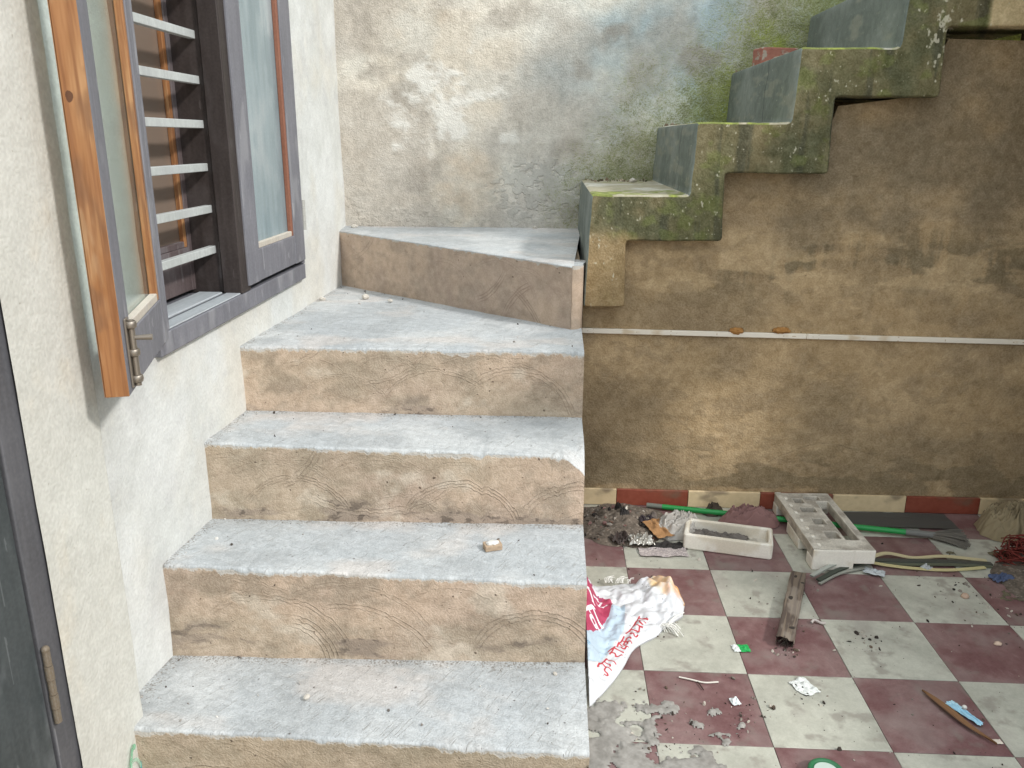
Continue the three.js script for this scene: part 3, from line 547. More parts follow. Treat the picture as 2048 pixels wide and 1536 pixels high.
  while (i0 < P.length) {
    let i1 = i0; while (i1 < P.length && kind[i1][1] === kind[i0][1]) i1++;
    const id = kind[i0][0], n = i1 - i0, idx = []; for (let k = i0; k <= i1; k++) idx.push(k % P.length);
    const g = grid(n, zs.length, (u, v) => {
      const q = idx[Math.round(u * n)], j = Math.round(v * zs.length); let p = P[q], z;
      if (j === zs.length) { p = inset[q]; z = ZF; } else { z = zs[j]; if (j === zs.length - 1) p = [lerp(P[q][0], inset[q][0], 0.35), lerp(P[q][1], inset[q][1], 0.35)]; }
      const e = u > 0 && u < 1 && j < zs.length - 2 ? 1 : 0, w = 0.004 * (fbm(p[0] * 12 + z * 9, p[1] * 12 + z * 14, 3) - 0.5) * e;
      const tr = id === 'tread' || id === 'soffit' || id === 'end_face';
      if (id === 'soffit' || id === 'end_face') return [p[0], p[1] + w, z, (p[0] + 0.15) / 1.4 + (z - ZF) * 0.3, (p[1] - 0.45) / 1.4 + (z - ZF) * 0.2];
      return [p[0] + (tr ? 0 : w), p[1] + (tr ? w : 0), z, id === 'riser' ? (z + 0.75 + i0 * 0.013) / 0.8 : (p[0] + 0.2 + i0 * 0.003) / 0.8, id === 'riser' ? p[1] / 0.8 : (z + 0.74) / 0.8];
    });
    mesh(id, g, mats[id], stair); i0 = i1;
  }
}

// ------------------------------------------------------------------ wall under the flight, skirting tiles, trunking
const underTex = makeTex(1536, 1536, 1.5, 1.5, (x, y, o) => {
  const n1 = fbm(x * 4 + 3, y * 7 + 1, 5), n2 = fbm(x * 10 + 30, y * 16, 5), f = fbm(x * 60, y * 60, 3), sp = vn(x * 400, y * 400), dr = fbm(x * 42 + 7, y * 5, 4);
  o[0] = 172; o[1] = 148; o[2] = 113;
  mix(o, 154, 134, 104, sst(0.34, 0.68, n1)); mix(o, 188, 163, 127, sst(0.42, 0.74, fbm(x * 4 + 11, y * 7 + 22, 5)) * 0.7); mix(o, 142, 123, 96, sst(0.42, 0.74, n2) * 0.55);
  // water-borne grime: ragged dark tide marks and drips between the zigzag and the trunking
  const band = Math.exp(-Math.pow((y - 0.70 - 0.05 * (fbm(x * 3, 4, 3) - 0.5)) / 0.085, 2));
  const tide = sst(0.46, 0.56, fbm(x * 5 + 5, y * 13 + 3, 6) * 0.6 + dr * 0.4 + 0.02) * band * sst(0.08, 0.35, x); mix(o, 104, 95, 74, tide * 0.6);
  const pale = sst(0.50, 0.60, fbm(x * 6 + 41, y * 17 + 9, 6)) * sst(0.1, 0.6, band); mix(o, 188, 164, 128, pale * 0.7);
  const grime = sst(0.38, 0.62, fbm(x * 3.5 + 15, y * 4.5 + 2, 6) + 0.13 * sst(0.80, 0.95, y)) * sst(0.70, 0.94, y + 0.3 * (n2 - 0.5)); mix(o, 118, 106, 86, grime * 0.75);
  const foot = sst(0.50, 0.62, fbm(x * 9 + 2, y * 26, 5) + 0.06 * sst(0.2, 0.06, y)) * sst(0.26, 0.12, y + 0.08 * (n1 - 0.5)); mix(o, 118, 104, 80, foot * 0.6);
  const blot = sst(0.54, 0.62, fbm(x * 19 + 3, y * 30 + 60, 5)); mix(o, 128, 111, 86, blot * 0.25);
  const k = (f - 0.5) * 30 + (sp - 0.5) * 24; o[0] += k; o[1] += k; o[2] += k;
  let h = 0.5 + (f - 0.5) * 0.45 + (sp - 0.5) * 0.22 + (n2 - 0.5) * 0.2;
  const cy = 0.155 + (x - 0.45) * 0.16 + 0.028 * Math.sin((x - 0.45) * 16) + 0.012 * (fbm(x * 30, 4, 3) - 0.5); if (x > 0.42 && x < 0.72 && Math.abs(y - cy) < 0.0016) { mix(o, 110, 95, 74, 0.35 * vn(x * 90, 3)); h -= 0.15; }
  mix(o, 84, 72, 54, 0.6 * dots(x, y, 50, 0.10, 0.0006, 0.0026, 41)); mix(o, 196, 182, 156, 0.6 * dots(x, y, 45, 0.06, 0.0005, 0.002, 42));
  o[3] = h;
}, -0.14, 0);
const under = thing('stair_side_wall', 'stained brown plaster wall under the zigzag edge of the upper flight', 'wall');
{
  // outline ends inside the folded slab, except for the two open slits under the third and fourth soffits
  const pts = [[-0.112, -0.02], [1.72, -0.02], [1.72, 1.95], [1.60, 1.93], [1.35, 1.80], [1.15, 1.62], [0.97, 1.46], [0.97, 1.238], [0.745, 1.243], [0.729, 1.20], [0.729, 1.16], [0.70, 1.16], [0.67, 1.150], [0.655, 1.108], [0.502, 1.089], [0.490, 1.05], [0.44, 1.0], [0.30, 0.99], [0.18, 0.95], [0.17, 0.82], [-0.055, 0.81], [-0.06, 0.62], [-0.112, 0.60]];
  const dense = []; pts.forEach((a, i) => { const b = pts[(i + 1) % pts.length], n = Math.max(1, Math.round(Math.hypot(b[0] - a[0], b[1] - a[1]) / 0.03)); for (let k = 0; k < n; k++) dense.push(new THREE.Vector2(lerp(a[0], b[0], k / n), lerp(a[1], b[1], k / n))); });
  const g = new THREE.ExtrudeGeometry(new THREE.Shape(dense), { depth: 0.11, bevelEnabled: false }); g.translate(0, 0, -0.11);
  const p = g.attributes.position, uv = g.attributes.uv; for (let i = 0; i < p.count; i++) uv.setXY(i, (p.getX(i) + 0.14) / 1.5, p.getY(i) / 1.5);
  const um = texMat(underTex, 0.95, 0.0036); for (const t of [um.map, um.bumpMap]) t.wrapS = t.wrapT = THREE.MirroredRepeatWrapping;
  mesh('plaster_face', g, um, under);
  mesh('inner_wall', box(0.46, 0.70, 0.95, 1.16, -0.30, -0.27, 0.002), um, under); mesh('inner_wall', box(0.701, 0.965, 0.95, 1.32, -0.30, -0.27, 0.002), um, under);
}
// ------------------------------------------------------------------ chequered floor
const dirtTile = (base, sd) => makeTex(256, 256, S, S, (x, y, o) => {
  const n = fbm(x * 14 + sd, y * 14, 4), f = fbm(x * 90 + sd, y * 90, 3), sp = vn(x * 500 + sd, y * 500), sc = fbm(x * 200 + y * 60 + sd, y * 30 - x * 12, 2);
  o[0] = base[0]; o[1] = base[1]; o[2] = base[2];
  mix(o, base[3], base[4], base[5], sst(0.35, 0.75, n) * 0.8); const k = (f - 0.5) * 18 + (sp - 0.5) * 10; o[0] += k; o[1] += k; o[2] += k;
  mix(o, 150, 140, 134, sst(0.48, 0.78, fbm(x * 16 + sd * 3, y * 14, 5)) * 0.4); mix(o, 128, 120, 112, sst(0.58, 0.80, fbm(x * 30 + sd * 5, y * 34, 5)) * 0.5);
  mix(o, 58, 52, 46, 0.8 * dots(x, y, 60, 0.10, 0.0005, 0.002, sd)); if (sc > 0.80) mix(o, 176, 168, 160, 0.10);
  o[3] = 0.6 + (f - 0.5) * 0.3;
});
const redTiles = [1, 2, 3].map(k => texMat(dirtTile([112, 79, 79, 138, 113, 110], k * 11), 0.55, 0.0006));
const paleTiles = [4, 5, 6].map(k => texMat(dirtTile([184, 183, 170, 166, 165, 153], k * 11), 0.5, 0.0006));
function tileGeo(w, d, h = 0.012, b = 0.0012) {
  const g = grid(3, 3, (u, v) => { const U = [0, b / w, 1 - b / w, 1][Math.round(u * 3)], V = [0, b / d, 1 - b / d, 1][Math.round(v * 3)]; const e = (u === 0 || u === 1 || v === 0 || v === 1) ? -b * 0.8 : 0; return [U * w, e, (1 - V) * d, U * w / S, V * d / S]; });
  const sk = new THREE.BoxGeometry(w - 0.0002, h, d - 0.0002); sk.translate(w / 2, -h / 2 - b * 0.9, d / 2); return mergeGeometries([g, sk]);
}
const floor = structure('tile_floor');
{
  mesh('screed', box(XR - 0.0035, 1.75, -0.32, -0.0135, 0.0, 2.05, 0.002), mat(0x8d8579, 0.95), floor);
  const full = tileGeo(S - 0.0012, S - 0.0012);
  for (let c = -1; c < 9; c++) for (let r = -2; r < 8; r++) {
    let x0 = c * S, x1 = x0 + S, z0 = 0.364 + r * S, z1 = z0 + S; x0 = Math.max(x0, XR - 0.003); z0 = Math.max(z0, 0.001); x1 = Math.min(x1, 1.72); if (z1 - z0 < 0.01) continue;
    const red = ((c + r) % 2 + 2) % 2 === 0, m = (red ? redTiles : paleTiles)[Math.floor(rnd() * 3)];
    const cut = x1 - x0 < S - 0.002 || z1 - z0 < S - 0.002;
    const t = mesh('tile', cut ? tileGeo(x1 - x0 - 0.0008, z1 - z0 - 0.0008) : full, m, floor);
    if (!cut) { const k = Math.floor(rnd() * 4); t.position.set(x0 + S / 2, 0, z0 + S / 2); t.rotation.y = k * Math.PI / 2; t.geometry = full; const off = new THREE.Vector3(-S / 2 + 0.0006, 0, -S / 2 + 0.0006).applyEuler(t.rotation); t.position.add(off); } else t.position.set(x0 + 0.0004, 0, z0 + 0.0004);
    t.position.y = rr(-0.0006, 0.0002); t.rotation.z = rr(-0.002, 0.002);
  }
}
{ // skirting: cut tiles set against the wall, cream and brick red by turns
  const sk = thing('skirting', 'tiled skirting of cream and brick red pieces along the foot of the brown wall', 'skirting');
  const mk = (b, sd) => texMat(makeTex(256, 64, S, 0.05, (x, y, o) => { const n = fbm(x * 20 + sd, y * 20, 4), f = fbm(x * 100 + sd, y * 100, 3); o[0] = b[0]; o[1] = b[1]; o[2] = b[2]; const k = (f - 0.5) * 16 + (n - 0.5) * 14; o[0] += k; o[1] += k; o[2] += k; mix(o, 110, 96, 80, sst(0.52, 0.82, fbm(x * 18 + sd, y * 30, 5)) * 0.6); o[3] = 0.5; }), 0.45, 0.0005);
  const cream = [1, 2].map(k => mk([216, 194, 156], k * 7)), red = [3, 4].map(k => mk([138, 72, 55], k * 7));
  for (let c = -1; c < 9; c++) {
    const x0 = Math.max(c * S, -0.114) + 0.0006, x1 = Math.min((c + 1) * S, 1.72) - 0.0006; const g = box(x0, x1, 0.001, 0.0495, 0.0015, 0.0105 + rr(-0.0006, 0.0006), 0.0015);
    const p = g.attributes.position, uv = g.attributes.uv; for (let i = 0; i < p.count; i++) uv.setXY(i, (p.getX(i) - c * S) / S, p.getY(i) / 0.05);
    mesh('tile', g, (((c % 2) + 2) % 2 === 1 ? cream : red)[Math.abs(c >> 1) % 2], sk);
  }
}
{ // white trunking strip, slightly out of level
  const tr = thing('wire_trunking', 'thin white plastic trunking strip fixed across the brown wall', 'trunking');
  const m = texMat(makeTex(512, 64, 0.9, 0.02, (x, y, o) => { const n = fbm(x * 16, y * 40, 4); o[0] = 232; o[1] = 224; o[2] = 210; mix(o, 200, 178, 146, sst(0.58, 0.74, n) * 0.7); if (vn(x * 130, y * 200) > 0.94) mix(o, 150, 120, 84, 0.6); o[3] = 0.5; }), 0.5, 0.0004);
  const seg = [[-0.113, 0.60], [0.487, 0.9], [1.387, 0.33]];
  for (const [x, L] of seg) { const g = box(0, L - 0.001, -0.0068, 0.0068, 0.0005, 0.009, 0.0018); const p = g.attributes.position, uv = g.attributes.uv; for (let i = 0; i < p.count; i++) uv.setXY(i, p.getX(i) / 0.9, p.getY(i) / 0.02); const o = mesh('trunking_length', g, m, tr); o.position.set(x, 0.5115 - (x + 0.113) * 0.0105, 0); o.rotation.z = -0.0105; }
  const nestMat = texMat(makeTex(128, 128, 0.1, 0.1, (x, y, o) => { const f = fbm(x * 160, y * 160, 4); o[0] = 150 + f * 40; o[1] = 106 + f * 34; o[2] = 56 + f * 26; o[3] = f; }), 0.95, 0.002);
  const nest = (x, y, w, h, label, sd) => { const g = blob(w, h, 0.010, 0.5, 2.2, sd, 5, false); const p = g.attributes.position, uv = []; for (let i = 0; i < p.count; i++) uv.push(p.getX(i) / 0.1, p.getY(i) / 0.1); g.setAttribute('uv', new THREE.Float32BufferAttribute(uv, 2)); one('mud_nest', g, nestMat, label, 'nest', [x, y, 0.004], 0, 'mud nests on the trunking'); };
  nest(0.300, 0.516, 0.021, 0.010, 'crumbled pale mud nest on white trunking, left of the pair', 3.1); nest(0.418, 0.520, 0.024, 0.009, 'rounded darker mud nest on white trunking, right of the pair', 8.3);
}
// ------------------------------------------------------------------ the neighbour's side: wall and landing that shade the back corner
{
  const w = thing('boundary_wall', 'plain plastered boundary wall closing the yard on the right', 'wall');
  mesh('plaster_face', box(1.722, 1.9, -0.33, 1.22, 0.004, 3.4, 0.006), mat(0x9c907c, 0.95), w);
  const p = thing('gate_pier', 'plastered masonry pier standing where the boundary wall meets the brown wall', 'pier');
  mesh('pier_shaft', box(1.45, 1.718, -0.012, 2.2, 0.014, 0.64, 0.01), mat(0x9c907c, 0.95), p); mesh('pier_cap', box(1.42, 1.718, 2.2, 2.26, 0.004, 0.67, 0.01), mat(0x8f8573, 0.95), p);
  const tk = thing('water_drum', 'black plastic water drum standing on the tiles off to the right', 'drum', [1.36, 0.001, 0.80]);
  mesh('drum_body', new THREE.LatheGeometry([[0.0, 0], [0.24, 0], [0.26, 0.02], [0.272, 0.25], [0.28, 0.27], [0.28, 0.29], [0.272, 0.31], [0.272, 0.58], [0.28, 0.6], [0.28, 0.62], [0.272, 0.64], [0.262, 0.86], [0.24, 0.9], [0.0, 0.905]].map(q => new THREE.Vector2(...q)), 48), mat(0x2a2b2c, 0.5), tk);
  mesh('drum_lid', new THREE.LatheGeometry([[0.0, 0.925], [0.1, 0.925], [0.112, 0.92], [0.112, 0.9]].map(q => new THREE.Vector2(...q)), 32), mat(0x2a2b2c, 0.5), tk);
  const aw = thing('awning', 'sheet awning on steel brackets over the corner, off to the upper right', 'awning');
  mesh('awning_sheet', grid(120, 8, (u, v) => [lerp(0.79, 1.44, u), 1.46 - v * 0.06 + 0.012 * Math.sin(u * 56), lerp(0.054, 1.15, v)]), mat(0x7d7a74, 0.85), aw);
  for (const x of [0.90, 1.36]) { mesh('bracket', tube([[x, 1.434, 0.05], [x, 1.41, 0.5], [x, 1.372, 1.1]], 0.011, 6, 8), mat(0x55504a, 0.7, { metalness: 0.4 }), aw); }
  const l = thing('roof_slab', 'concrete roof slab projecting from the back wall high on the right', 'roof');
  mesh('slab', box(1.55, 3.5, 2.7, 2.82, ZB - 0.2, 0.75, 0.006), mat(0x9b948a, 0.95), l);
}

// ------------------------------------------------------------------ things on the floor
const foamTex = makeTex(256, 256, 0.2, 0.2, (x, y, o) => { const c = vn(x * 420, y * 420), n = fbm(x * 18, y * 18, 4); o[0] = 236; o[1] = 230; o[2] = 218; mix(o, 212, 200, 178, sst(0.52, 0.72, n) * 0.6); const k = (c - 0.5) * 10; o[0] += k; o[1] += k; o[2] += k; o[3] = 0.5 + (c - 0.5) * 0.7; });
const foam = texMat(rep(foamTex, 0.2), 0.85, 0.0006);
const dirtyFoam = texMat(rep(makeTex(256, 256, 0.2, 0.2, (x, y, o) => { const c = vn(x * 420, y * 420), n = fbm(x * 24, y * 24, 4); o[0] = 204; o[1] = 197; o[2] = 184; mix(o, 166, 158, 146, sst(0.40, 0.75, n)); mix(o, 220, 214, 202, sst(0.52, 0.76, fbm(x * 30 + 5, y * 30, 5)) * 0.7); const k = (c - 0.5) * 24; o[0] += k; o[1] += k; o[2] += k; o[3] = c; }), 0.2), 0.92, 0.0006);
const ext = (shape, depth, bevel = 0.003) => { const g = new THREE.ExtrudeGeometry(shape, { depth: depth - 2 * bevel, bevelEnabled: true, bevelThickness: bevel, bevelSize: bevel, bevelOffset: -bevel, bevelSegments: 3 }); g.translate(0, 0, bevel); g.rotateX(-Math.PI / 2); return g; };
const rrect = (x, y, w, h, r) => { const s = new THREE.Shape(); s.moveTo(x + r, y); s.lineTo(x + w - r, y); s.quadraticCurveTo(x + w, y, x + w, y + r); s.lineTo(x + w, y + h - r); s.quadraticCurveTo(x + w, y + h, x + w - r, y + h); s.lineTo(x + r, y + h); s.quadraticCurveTo(x, y + h, x, y + h - r); s.lineTo(x, y + r); s.quadraticCurveTo(x, y, x + r, y); return s; };
{ // shallow foam tray
  const t = thing('foam_tray', 'shallow white foam tray with a grimy inside, lying open on the floor', 'tray', [0.152, 0.0005, 0.262], -0.225);
  const s = rrect(0, 0, 0.220, 0.100, 0.010); s.holes.push(rrect(0.012, 0.011, 0.196, 0.078, 0.012));
  mesh('rim', ext(s, 0.042, 0.004), foam, t); mesh('base', ext(rrect(0.011, 0.010, 0.198, 0.080, 0.01), 0.012, 0.002), dirtyFoam, t);
  const lin = crumpled(0.15, 0.05, 0.016, 4.4, 5, 36); lin.translate(0.085, 0.012, -0.062); mesh('dried_residue', lin, mat(0x77706a, 0.95), t);
}
{ // moulded foam packing block with cut-outs, its far end against the skirting
  const t = thing('foam_packing', 'long moulded foam packing block with square holes and a slot, against the skirting', 'packing', [0.452, 0, 0.352], 0.03);
  const top = rrect(0, 0, 0.150, 0.335, 0.006);
  for (const [x, y, w, h] of [[0.098, 0.055, 0.032, 0.225], [0.038, 0.268, 0.026, 0.030], [0.074, 0.290, 0.040, 0.024], [0.040, 0.212, 0.040, 0.028], [0.050, 0.140, 0.030, 0.034], [0.056, 0.062, 0.032, 0.038]]) top.holes.push(rrect(x, y, w, h, 0.004));
  const g = ext(top, 0.026, 0.0025); g.translate(0, 0.029, 0); mesh('top_plate', g, dirtyFoam, t);
  mesh('side_wall', box(-0.001, 0.022, 0, 0.030, -0.045, -0.001, 0.003), foam, t); mesh('side_wall', box(-0.001, 0.022, 0, 0.030, -0.205, -0.105 + 0.0, 0.003), foam, t); mesh('side_wall', box(-0.001, 0.022, 0.0, 0.030, -0.334, -0.30, 0.003), foam, t);
  mesh('end_wall', box(0.0, 0.10, 0, 0.0545, -0.018, 0.0008, 0.003), foam, t); mesh('end_wall', box(0.098, 0.1505, 0.018, 0.0545, -0.018, 0.0006, 0.003), foam, t); mesh('end_wall', box(0.023, 0.150, 0, 0.030, -0.334, -0.315, 0.003), foam, t);
  mesh('ledge', box(-0.002, 0.016, 0.0535, 0.0595, -0.330, -0.004, 0.003), dirtyFoam, t);
  for (let k = 0; k < 7; k++) mesh('nib', box(0.014, 0.024, 0.0535, 0.0585, -0.30 + k * 0.045, -0.289 + k * 0.045, 0.002), foam, t);
  mesh('side_wall', box(0.136, 0.1505, 0.024, 0.030, -0.314, -0.019, 0.002), dirtyFoam, t);
}
{ // broom lying along the wall
  const b = thing('broom', 'broom with a green handle and grey flared brush lying along the skirting', 'broom');
  const A = new THREE.Vector3(0.085, 0.011, 0.028), B = new THREE.Vector3(0.862, 0.014, 0.180), d = B.clone().sub(A);
  const at = t => A.clone().addScaledVector(d, t).toArray();
  mesh('handle', tube([at(0.055), at(0.45), at(0.86)], 0.0075, 30, 12), mat(0x1f8f45, 0.45), b); mesh('handle_end', tube([at(0), at(0.03), at(0.056)], 0.0072, 6, 12), mat(0x6c7068, 0.7), b); mesh('ferrule', tube([at(0.859), at(0.90), at(0.95)], 0.0088, 6, 12), mat(0x70706c, 0.7), b);
  const dir = d.clone().normalize(), sidev = new THREE.Vector3(-dir.z, 0, dir.x), gs = [];
  for (let k = 0; k < 130; k++) { const a = rr(-1, 1), h = rnd(), s = A.clone().addScaledVector(d, 0.94), e = s.clone().addScaledVector(dir, rr(0.070, 0.085)).addScaledVector(sidev, a * 0.042); s.addScaledVector(sidev, a * 0.007); s.y = 0.008 + h * 0.01; e.y = 0.003 + h * 0.022; gs.push(tube([s.toArray(), s.clone().lerp(e, 0.5).add(new THREE.Vector3(0, 0.003, 0)).toArray(), e.toArray()], 0.0013, 3, 4)); }
  mesh('bristles', mergeGeometries(gs), mat(0x6a655d, 0.9), b, { kind: 'stuff' });
}
{ // cement sack, crushed flat between floor and stair flank
  const cv = document.createElement('canvas'); cv.width = 1024; cv.height = 1024; const c = cv.getContext('2d');
  // plan area: x -0.12..0.13, z 0.42..0.90  -> canvas 512 x 983
  const X = x => (x + 0.12) / 0.5 * 1024, Z = z => (z - 0.42) / 0.5 * 1024;
  c.fillStyle = '#d3d4d6'; c.fillRect(0, 0, 1024, 1024);
  for (let k = 0; k < 2600; k++) { c.fillStyle = `rgba(${150 + rnd() * 70},${160 + rnd() * 60},${180 + rnd() * 50},${0.05 + rnd() * 0.07})`; c.fillRect(rr(0, 700), rr(0, 1024), rr(1, 26), rr(1, 3)); }
  c.strokeStyle = 'rgba(160,165,175,.12)'; c.lineWidth = 1; for (let k = 0; k < 1024; k += 6) { c.beginPath(); c.moveTo(k, 0); c.lineTo(k - 300, 1024); c.stroke(); }
  // faded pale blue ground of the print
  c.fillStyle = 'rgba(140,186,216,.38)'; c.beginPath(); c.moveTo(X(-.12), Z(.62)); c.lineTo(X(-.02), Z(.56)); c.lineTo(X(-.03), Z(.66)); c.lineTo(X(-.09), Z(.78)); c.lineTo(X(-.12), Z(.80)); c.fill();
  // crimson panel with white letters
  c.fillStyle = '#b0415f'; c.beginPath(); c.moveTo(X(-.12), Z(.515)); c.lineTo(X(-.055), Z(.535)); c.lineTo(X(-.046), Z(.56)); c.lineTo(X(-.058), Z(.60)); c.lineTo(X(-.098), Z(.70)); c.lineTo(X(-.12), Z(.72)); c.fill();
  const ang = Math.atan2(Z(.58) - Z(.80), X(.03) - X(-.085));
  const pen = (x, z, a, s, col, w, strokes) => { c.save(); c.translate(X(x), Z(z)); c.rotate(a); c.scale(s, s); c.strokeStyle = col; c.lineWidth = w; c.lineCap = 'butt'; c.lineJoin = 'round'; for (const st of strokes) { c.beginPath(); c.moveTo(st[0][0], st[0][1]); for (let i = 1; i < st.length; i++) { const p = st[i]; if (p.length === 4) c.quadraticCurveTo(...p); else c.lineTo(...p); } c.stroke(); } c.restore(); };
  pen(-.116, .585, -0.9, 1, '#f3eef0', 11, [[[0, 0], [120, 0]], [[30, 0], [30, 70]], [[30, 40], [8, 46], [6, 66]], [[70, 0], [70, 70]], [[70, 36], [100, 36]], [[70, 66], [104, 66]], [[104, 0], [104, 30]]]);
  pen(-.118, .665, -1.0, 1, '#f3eef0', 11, [[[0, 0], [100, 0]], [[40, 0], [40, 64]], [[40, 30], [12, 20, 10, 42], [14, 62, 40, 46]], [[80, 0], [80, 60]]]);
  // line of red script along the edge: letters hang from a headline
  const L = { ja: [[[0, 0], [62, 0]], [[50, 0], [50, 52]], [[50, 26], [24, 18, 22, 34], [24, 52, 8, 46], [2, 42, 4, 34]], [[34, -9], [35, -10]]], ga: [[[62, 0], [112, 0]], [[74, 0], [76, 28], [70, 40, 62, 34]], [[102, 0], [102, 52]]], ro: [[[140, 0], [206, 0]], [[156, 0], [172, 12, 160, 24], [150, 30, 152, 26], [176, 52]], [[192, 0], [192, 52]], [[192, 0], [176, -16, 164, -18]]], dha: [[[206, 0], [262, 0]], [[252, 0], [252, 52]], [[252, 40], [214, 48, 224, 26], [240, 16, 220, 8], [212, 10, 214, 4]]], ka: [[[262, 0], [318, 0]], [[288, 0], [288, 54]], [[288, 20], [262, 14, 264, 30], [270, 44, 288, 28]], [[288, 22], [312, 10, 312, 30], [310, 42, 302, 40]]], ksha: [[[338, 0], [392, 0]], [[382, 0], [382, 52]], [[382, 22], [350, 10, 350, 24], [372, 28, 350, 40], [342, 52, 366, 54]]], ma: [[[392, 0], [446, 0]], [[436, 0], [436, 52]], [[402, 0], [402, 40], [394, 50, 404, 44], [436, 34]]], ta: [[[446, 0], [520, 0]], [[480, 0], [480, 52]], [[480, 20], [452, 18, 454, 46]], [[508, 0], [508, 52]]] };
  pen(-.094, .800, ang, 0.86, '#b8323c', 7.5, Object.values(L).flat());
  pen(-.100, .512, 0.5, 0.9, '#9b4668', 8, [[[0, 0], [0, 26], [8, 40, 22, 28], [22, 0]], [[60, 40], [60, 0]], [[60, 20], [84, 20]], [[84, 0], [84, 40]]]);
  pen(-.118, .755, ang, 0.6, 'rgba(80,150,200,.8)', 5, [[[0, 0], [60, 0]], [[20, 0], [20, 30]], [[46, 0], [46, 30]], [[46, 14], [30, 20]]]);
  // rusty peach stain at the torn mouth
  for (let k = 0; k < 520; k++) { const a = rnd() * 6.28, r = Math.sqrt(rnd()), x = 0.082 + Math.cos(a) * r * 0.040, z = 0.485 + Math.sin(a) * r * 0.055; c.fillStyle = `rgba(${214 + rnd() * 30},${160 + rnd() * 40},${104 + rnd() * 50},.10)`; c.beginPath(); c.arc(X(x), Z(z), rr(4, 22), 0, 7); c.fill(); }
  c.strokeStyle = 'rgba(190,120,50,.55)'; c.lineWidth = 9; c.beginPath(); c.moveTo(X(.062), Z(.478)); c.lineTo(X(.09), Z(.50)); c.lineTo(X(.116), Z(.536)); c.lineTo(X(.112), Z(.55)); c.stroke();
  for (let k = 0; k < 90; k++) { c.fillStyle = 'rgba(60,55,50,.5)'; c.fillRect(X(rr(-.1, .08)), Z(rr(.47, .85)), rr(1, 5), rr(1, 5)); }
  const tex = new THREE.CanvasTexture(cv); tex.colorSpace = THREE.SRGBColorSpace; tex.flipY = false;
  const sm = new THREE.MeshStandardMaterial({ map: tex, roughness: 0.62, side: THREE.DoubleSide });
  const topC = [[-.112, .470], [-.060, .466], [-.020, .455], [.030, .446], [.070, .432], [.097, .474], [.116, .535]], botC = [[-.112, .892], [-.070, .826], [-.042, .773], [-.011, .704], [.037, .660], [.060, .628], [.104, .582]];
  const cur = (C) => { const k = new THREE.CatmullRomCurve3(C.map(p => new THREE.Vector3(p[0], 0, p[1])), false, 'centripetal'); return u => k.getPointAt(u); };
  const ct = cur(topC), cb = cur(botC);
  const H0 = (x, z) => { const foldy = Math.abs(n3(x * 16 + 2, z * 16, 1.3, 3)); const m = Math.exp(-Math.pow((x - 0.075) / 0.05, 2) - Math.pow((z - 0.50) / 0.06, 2)); const cr = Math.abs(n3(x * 34 + z * 12, z * 26 - x * 9, 7.7, 2)); return 0.008 + 0.018 * foldy + 0.007 * cr + m * (0.026 + 0.020 * Math.abs(n3(x * 30, z * 26, 4.1, 2))) + 0.05 * sst(-0.075, -0.113, x) * sst(0.92, 0.60, z); };
  const sackT = thing('cement_sack', 'empty white woven sack with red script, crushed against the flank of the stairs', 'sack');
  mesh('sack_body', grid(90, 110, (u, v) => { const a = ct(u), b = cb(u), x = lerp(a.x, b.x, v), z = lerp(a.z, b.z, v); const e = Math.min(1, Math.min(v, 1 - v) * 9, (1 - u) * 8 + 0.1); return [x, 0.0015 + H0(x, z) * (0.18 + 0.82 * e), z, (x + 0.12) / 0.5, (z - 0.42) / 0.5]; }), sm, sackT);
  mesh('sack_back', grid(40, 50, (u, v) => { const a = ct(u), b = cb(u), x = lerp(a.x, b.x, v), z = lerp(a.z, b.z, v); return [x, 0.0012, z, 0.9, 0.9]; }), sm, sackT);
  const fl = mat(0xe6e4de, 0.8), gs = [];
  for (let k = 0; k < 16; k++) { const s = [0.058 + rr(-.012, .012), 0.012, 0.628 + rr(-.01, .01)], a = rr(0.1, 0.9), l = rr(0.012, 0.042); gs.push(tube([s, [s[0] + Math.cos(a) * l * .5, 0.014, s[2] + Math.sin(a) * l * .5], [s[0] + Math.cos(a) * l, 0.003, s[2] + Math.sin(a) * l]], 0.0009, 6, 4)); }
  for (let k = 0; k < 22; k++) { const s = [-0.03 + rr(-.03, .03), 0.012, 0.462], a = rr(-2.2, -0.9), l = rr(0.008, 0.028); gs.push(tube([s, [s[0] + Math.cos(a) * l * .6, 0.020, s[2] + Math.sin(a) * l * .4], [s[0] + Math.cos(a + .5) * l, 0.016, s[2] + Math.sin(a) * l]], 0.0007, 6, 4)); }
  gs.push(tube([[0.064, 0.012, 0.634], [0.08, 0.020, 0.612], [0.106, 0.016, 0.585]], 0.0014, 8, 5));
  mesh('frayed_threads', mergeGeometries(gs), fl, sackT, { kind: 'stuff' });
}
